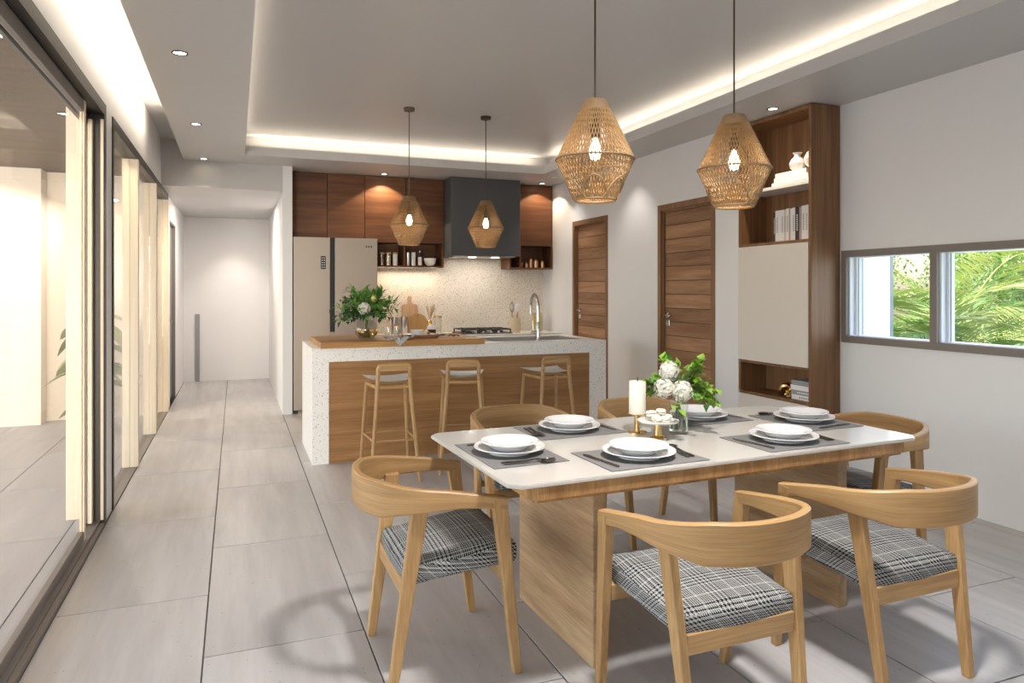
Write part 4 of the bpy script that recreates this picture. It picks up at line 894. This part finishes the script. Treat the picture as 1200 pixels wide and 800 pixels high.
fk = thing('table_fork', '', 'fork', group='table forks'); obj('handle', bar_mesh([(-.10, .004, .003, .0015), (-.095, .0075, .003, .0018), (-.02, .004, .004, .0018), (.03, .0035, .009, .0018), (.045, .011, .008, .0015), (.058, .0125, .006, .0012)]), 'cutlery', fk)
bm = B()
for k in range(4): box(bm, -.0125 + k * .007, .056, .005, -.0085 + k * .007, .104, .0066)
obj('tines', bm, 'cutlery', fk)
sn = thing('table_spoon', '', 'spoon', group='table spoons'); obj('handle', bar_mesh([(-.10, .004, .003, .0015), (-.095, .0075, .003, .0018), (-.02, .004, .004, .0018), (.035, .0035, .008, .0018)]), 'cutlery', sn)
bm = B(); lathe(bm, [(0, .0), (.010, .001), (.017, .005), (.02, .0095), (.0185, .0095), (.015, .006), (0, .0025)], 18, cap=False)
for v in bm.verts: v.co.y = v.co.y * 1.5 + .066
obj('bowl', bm, 'cutlery', sn, True)
seats = [(-.775, -.02, -PI / 2, 'at the left end of the table'), (-.355, -.275, 0, 'at the near left seat of the table'), (.36, -.275, 0, 'at the near right seat of the table'), (-.355, .275, PI, 'at the far left seat before the bar stools'), (.36, .275, PI, 'at the far right seat beyond the flowers'), (.78, .02, PI / 2, 'at the right end of the table')]
for i, (x, y, rz, wh) in enumerate(seats):
    def put(proto, dx, dy, dz, lab, cat, spin=0, group=None):
        if i == 0: o = proto
        else: o = copy_tree(proto)
        a = rz; X = x + dx * math.cos(a) - dy * math.sin(a); Y = y + dx * math.sin(a) + dy * math.cos(a); p = T(X, Y); o.location = (p.x, p.y, z0 + dz); o.rotation_euler = (0, 0, TR + rz + spin); tag(o, lab + ' ' + wh, cat, group or proto.get('group'))
    put(pm, 0, 0, 0, 'grey woven placemat', 'placemat', 0, 'grey placemats')
    put(dp_, 0, .0, .0032, 'white dinner plate under a soup plate', 'plate'); put(sp2, 0, .0, .0152, 'white soup plate on a dinner plate', 'plate')
    put(kn, -.172, -.01, .0032, 'steel table knife', 'knife', R(6)); put(fk, .168, .0, .0032, 'steel table fork', 'fork', R(-8)); put(sn, .19, .0, .0032, 'steel table spoon', 'spoon', R(-8))
# centrepieces
cs = thing('candle_holder', 'brass pillar candle holder in the middle of the table', 'candle holder', (1.645, 2.68, z0))
obj('foot', lathe(B(), [(0, 0), (.042, 0), (.042, .005), (.012, .009)], 28), 'brass', cs, True); obj('stem', lathe(B(), [(.013, .009), (.013, .075)], 16), 'brass', cs, True); obj('cup', lathe(B(), [(.013, .075), (.04, .08), (.042, .084), (0, .084)], 28, cap=False), 'brass', cs, True)
cd = thing('pillar_candle', 'white pillar candle on the brass holder', 'candle', (1.645, 2.68, z0 + .0845)); obj('wax_body', lathe(B(), [(0, 0), (.036, 0), (.037, .003), (.037, .138), (.035, .142), (.0, .140)], 30, cap=False), 'wax', cd, True); obj('wick', tube(B(), [(0, 0, .139), (.002, 0, .160)], .0018, 6), 'bookdark', cd)
ck = thing('cake_stand', 'small white-topped brass stand of macarons on the table', 'cake stand', (1.668, 2.552, z0))
obj('foot', lathe(B(), [(0, 0), (.034, 0), (.034, .004), (.016, .012), (.012, .06), (.03, .066)], 26), 'brass', ck, True); obj('plate', lathe(B(), [(0, .0665), (.085, .070), (.088, .076), (.084, .076), (0, .0725)], 36, cap=False), 'china', ck, True)
mac = None
for k, (x, y, z, tl, lb_) in enumerate(((-.03, -.028, .0735, 25, 'cream macaron tilted at the stand’s front left'), (.012, -.035, .0735, 0, 'cream macaron lying at the stand’s front centre'), (.045, .0, .0735, 0, 'cream macaron lying at the stand’s right'), (-.012, .036, .0735, 0, 'cream macaron lying at the stand’s back'), (.016, .004, .0985, 0, 'cream macaron topmost of the pile'), (-.03, .006, .094, -8, 'cream macaron on the pile’s left side'))):
    if mac is None:
        mac = thing('macaron', '', 'macaron', group='macarons on the stand'); obj('shell', lathe(B(), [(0, 0), (.018, 0), (.022, .004), (.022, .009), (0, .009)], 20, cap=False), 'macaron', mac, True); obj('filling', lathe(B(), [(.0195, .0088), (.0195, .0125)], 18), 'filling', mac, True); obj('shell', lathe(B(), [(0, .0123), (.022, .0123), (.022, .016), (.017, .0225), (0, .0245)], 20, cap=False), 'macaron', mac, True); o = mac
    else: o = copy_tree(mac)
    o.location = (1.668 + x, 2.552 + y, z0 + z + (.006 if tl == 25 else 0)); o.rotation_euler = (R(tl), R(tl * .4), 0); o['label'] = lb_
fv = thing('flower_vase', 'clear glass vase of white hydrangeas and lime leaves on the table', 'vase', (1.806, 2.605, z0))
obj('glass', lathe(B(), [(0, 0), (.040, 0), (.043, .004), (.043, .15), (.040, .15), (.040, .012), (0, .010)], 30, cap=False), 'clear', fv, True); obj('water', lathe(B(), [(0, .0125), (.0393, .0125), (.0393, .085), (0, .085)], 26, cap=False), 'water', fv, True)
rnd = random.Random(8)
cr, sr = math.cos(R(-21.4)), math.sin(R(-21.4))
def off(r, f, z): return Vector((r * cr - f * sr, r * sr + f * cr, z))
for r, f, z, rad in ((-.048, -.03, .275, .043), (-.072, -.05, .205, .043), (.0, -.075, .195, .046)):
    bm = B(); flower_head(bm, off(r, f, z), rad, 150, rnd); obj('hydrangea_head', bm, 'petal', fv)
def clear_of_heads(p):
    r, f = p.x * cr + p.y * sr, -p.x * sr + p.y * cr
    if f < -.02 and r < .03 and p.z > .16: return False
    return not (f < .03 and r < .05 and .15 < p.z < .33) and not (r < -.09 and f < .02)
bouquet(fv, .15, .175, .21, 60, .046, [('lime_leaves', 'leaf'), ('green_leaves', 'leaf_bright')], 33, lambda i, a, el, r: 1 if r.random() < .3 else 0, clear_of_heads, .8)
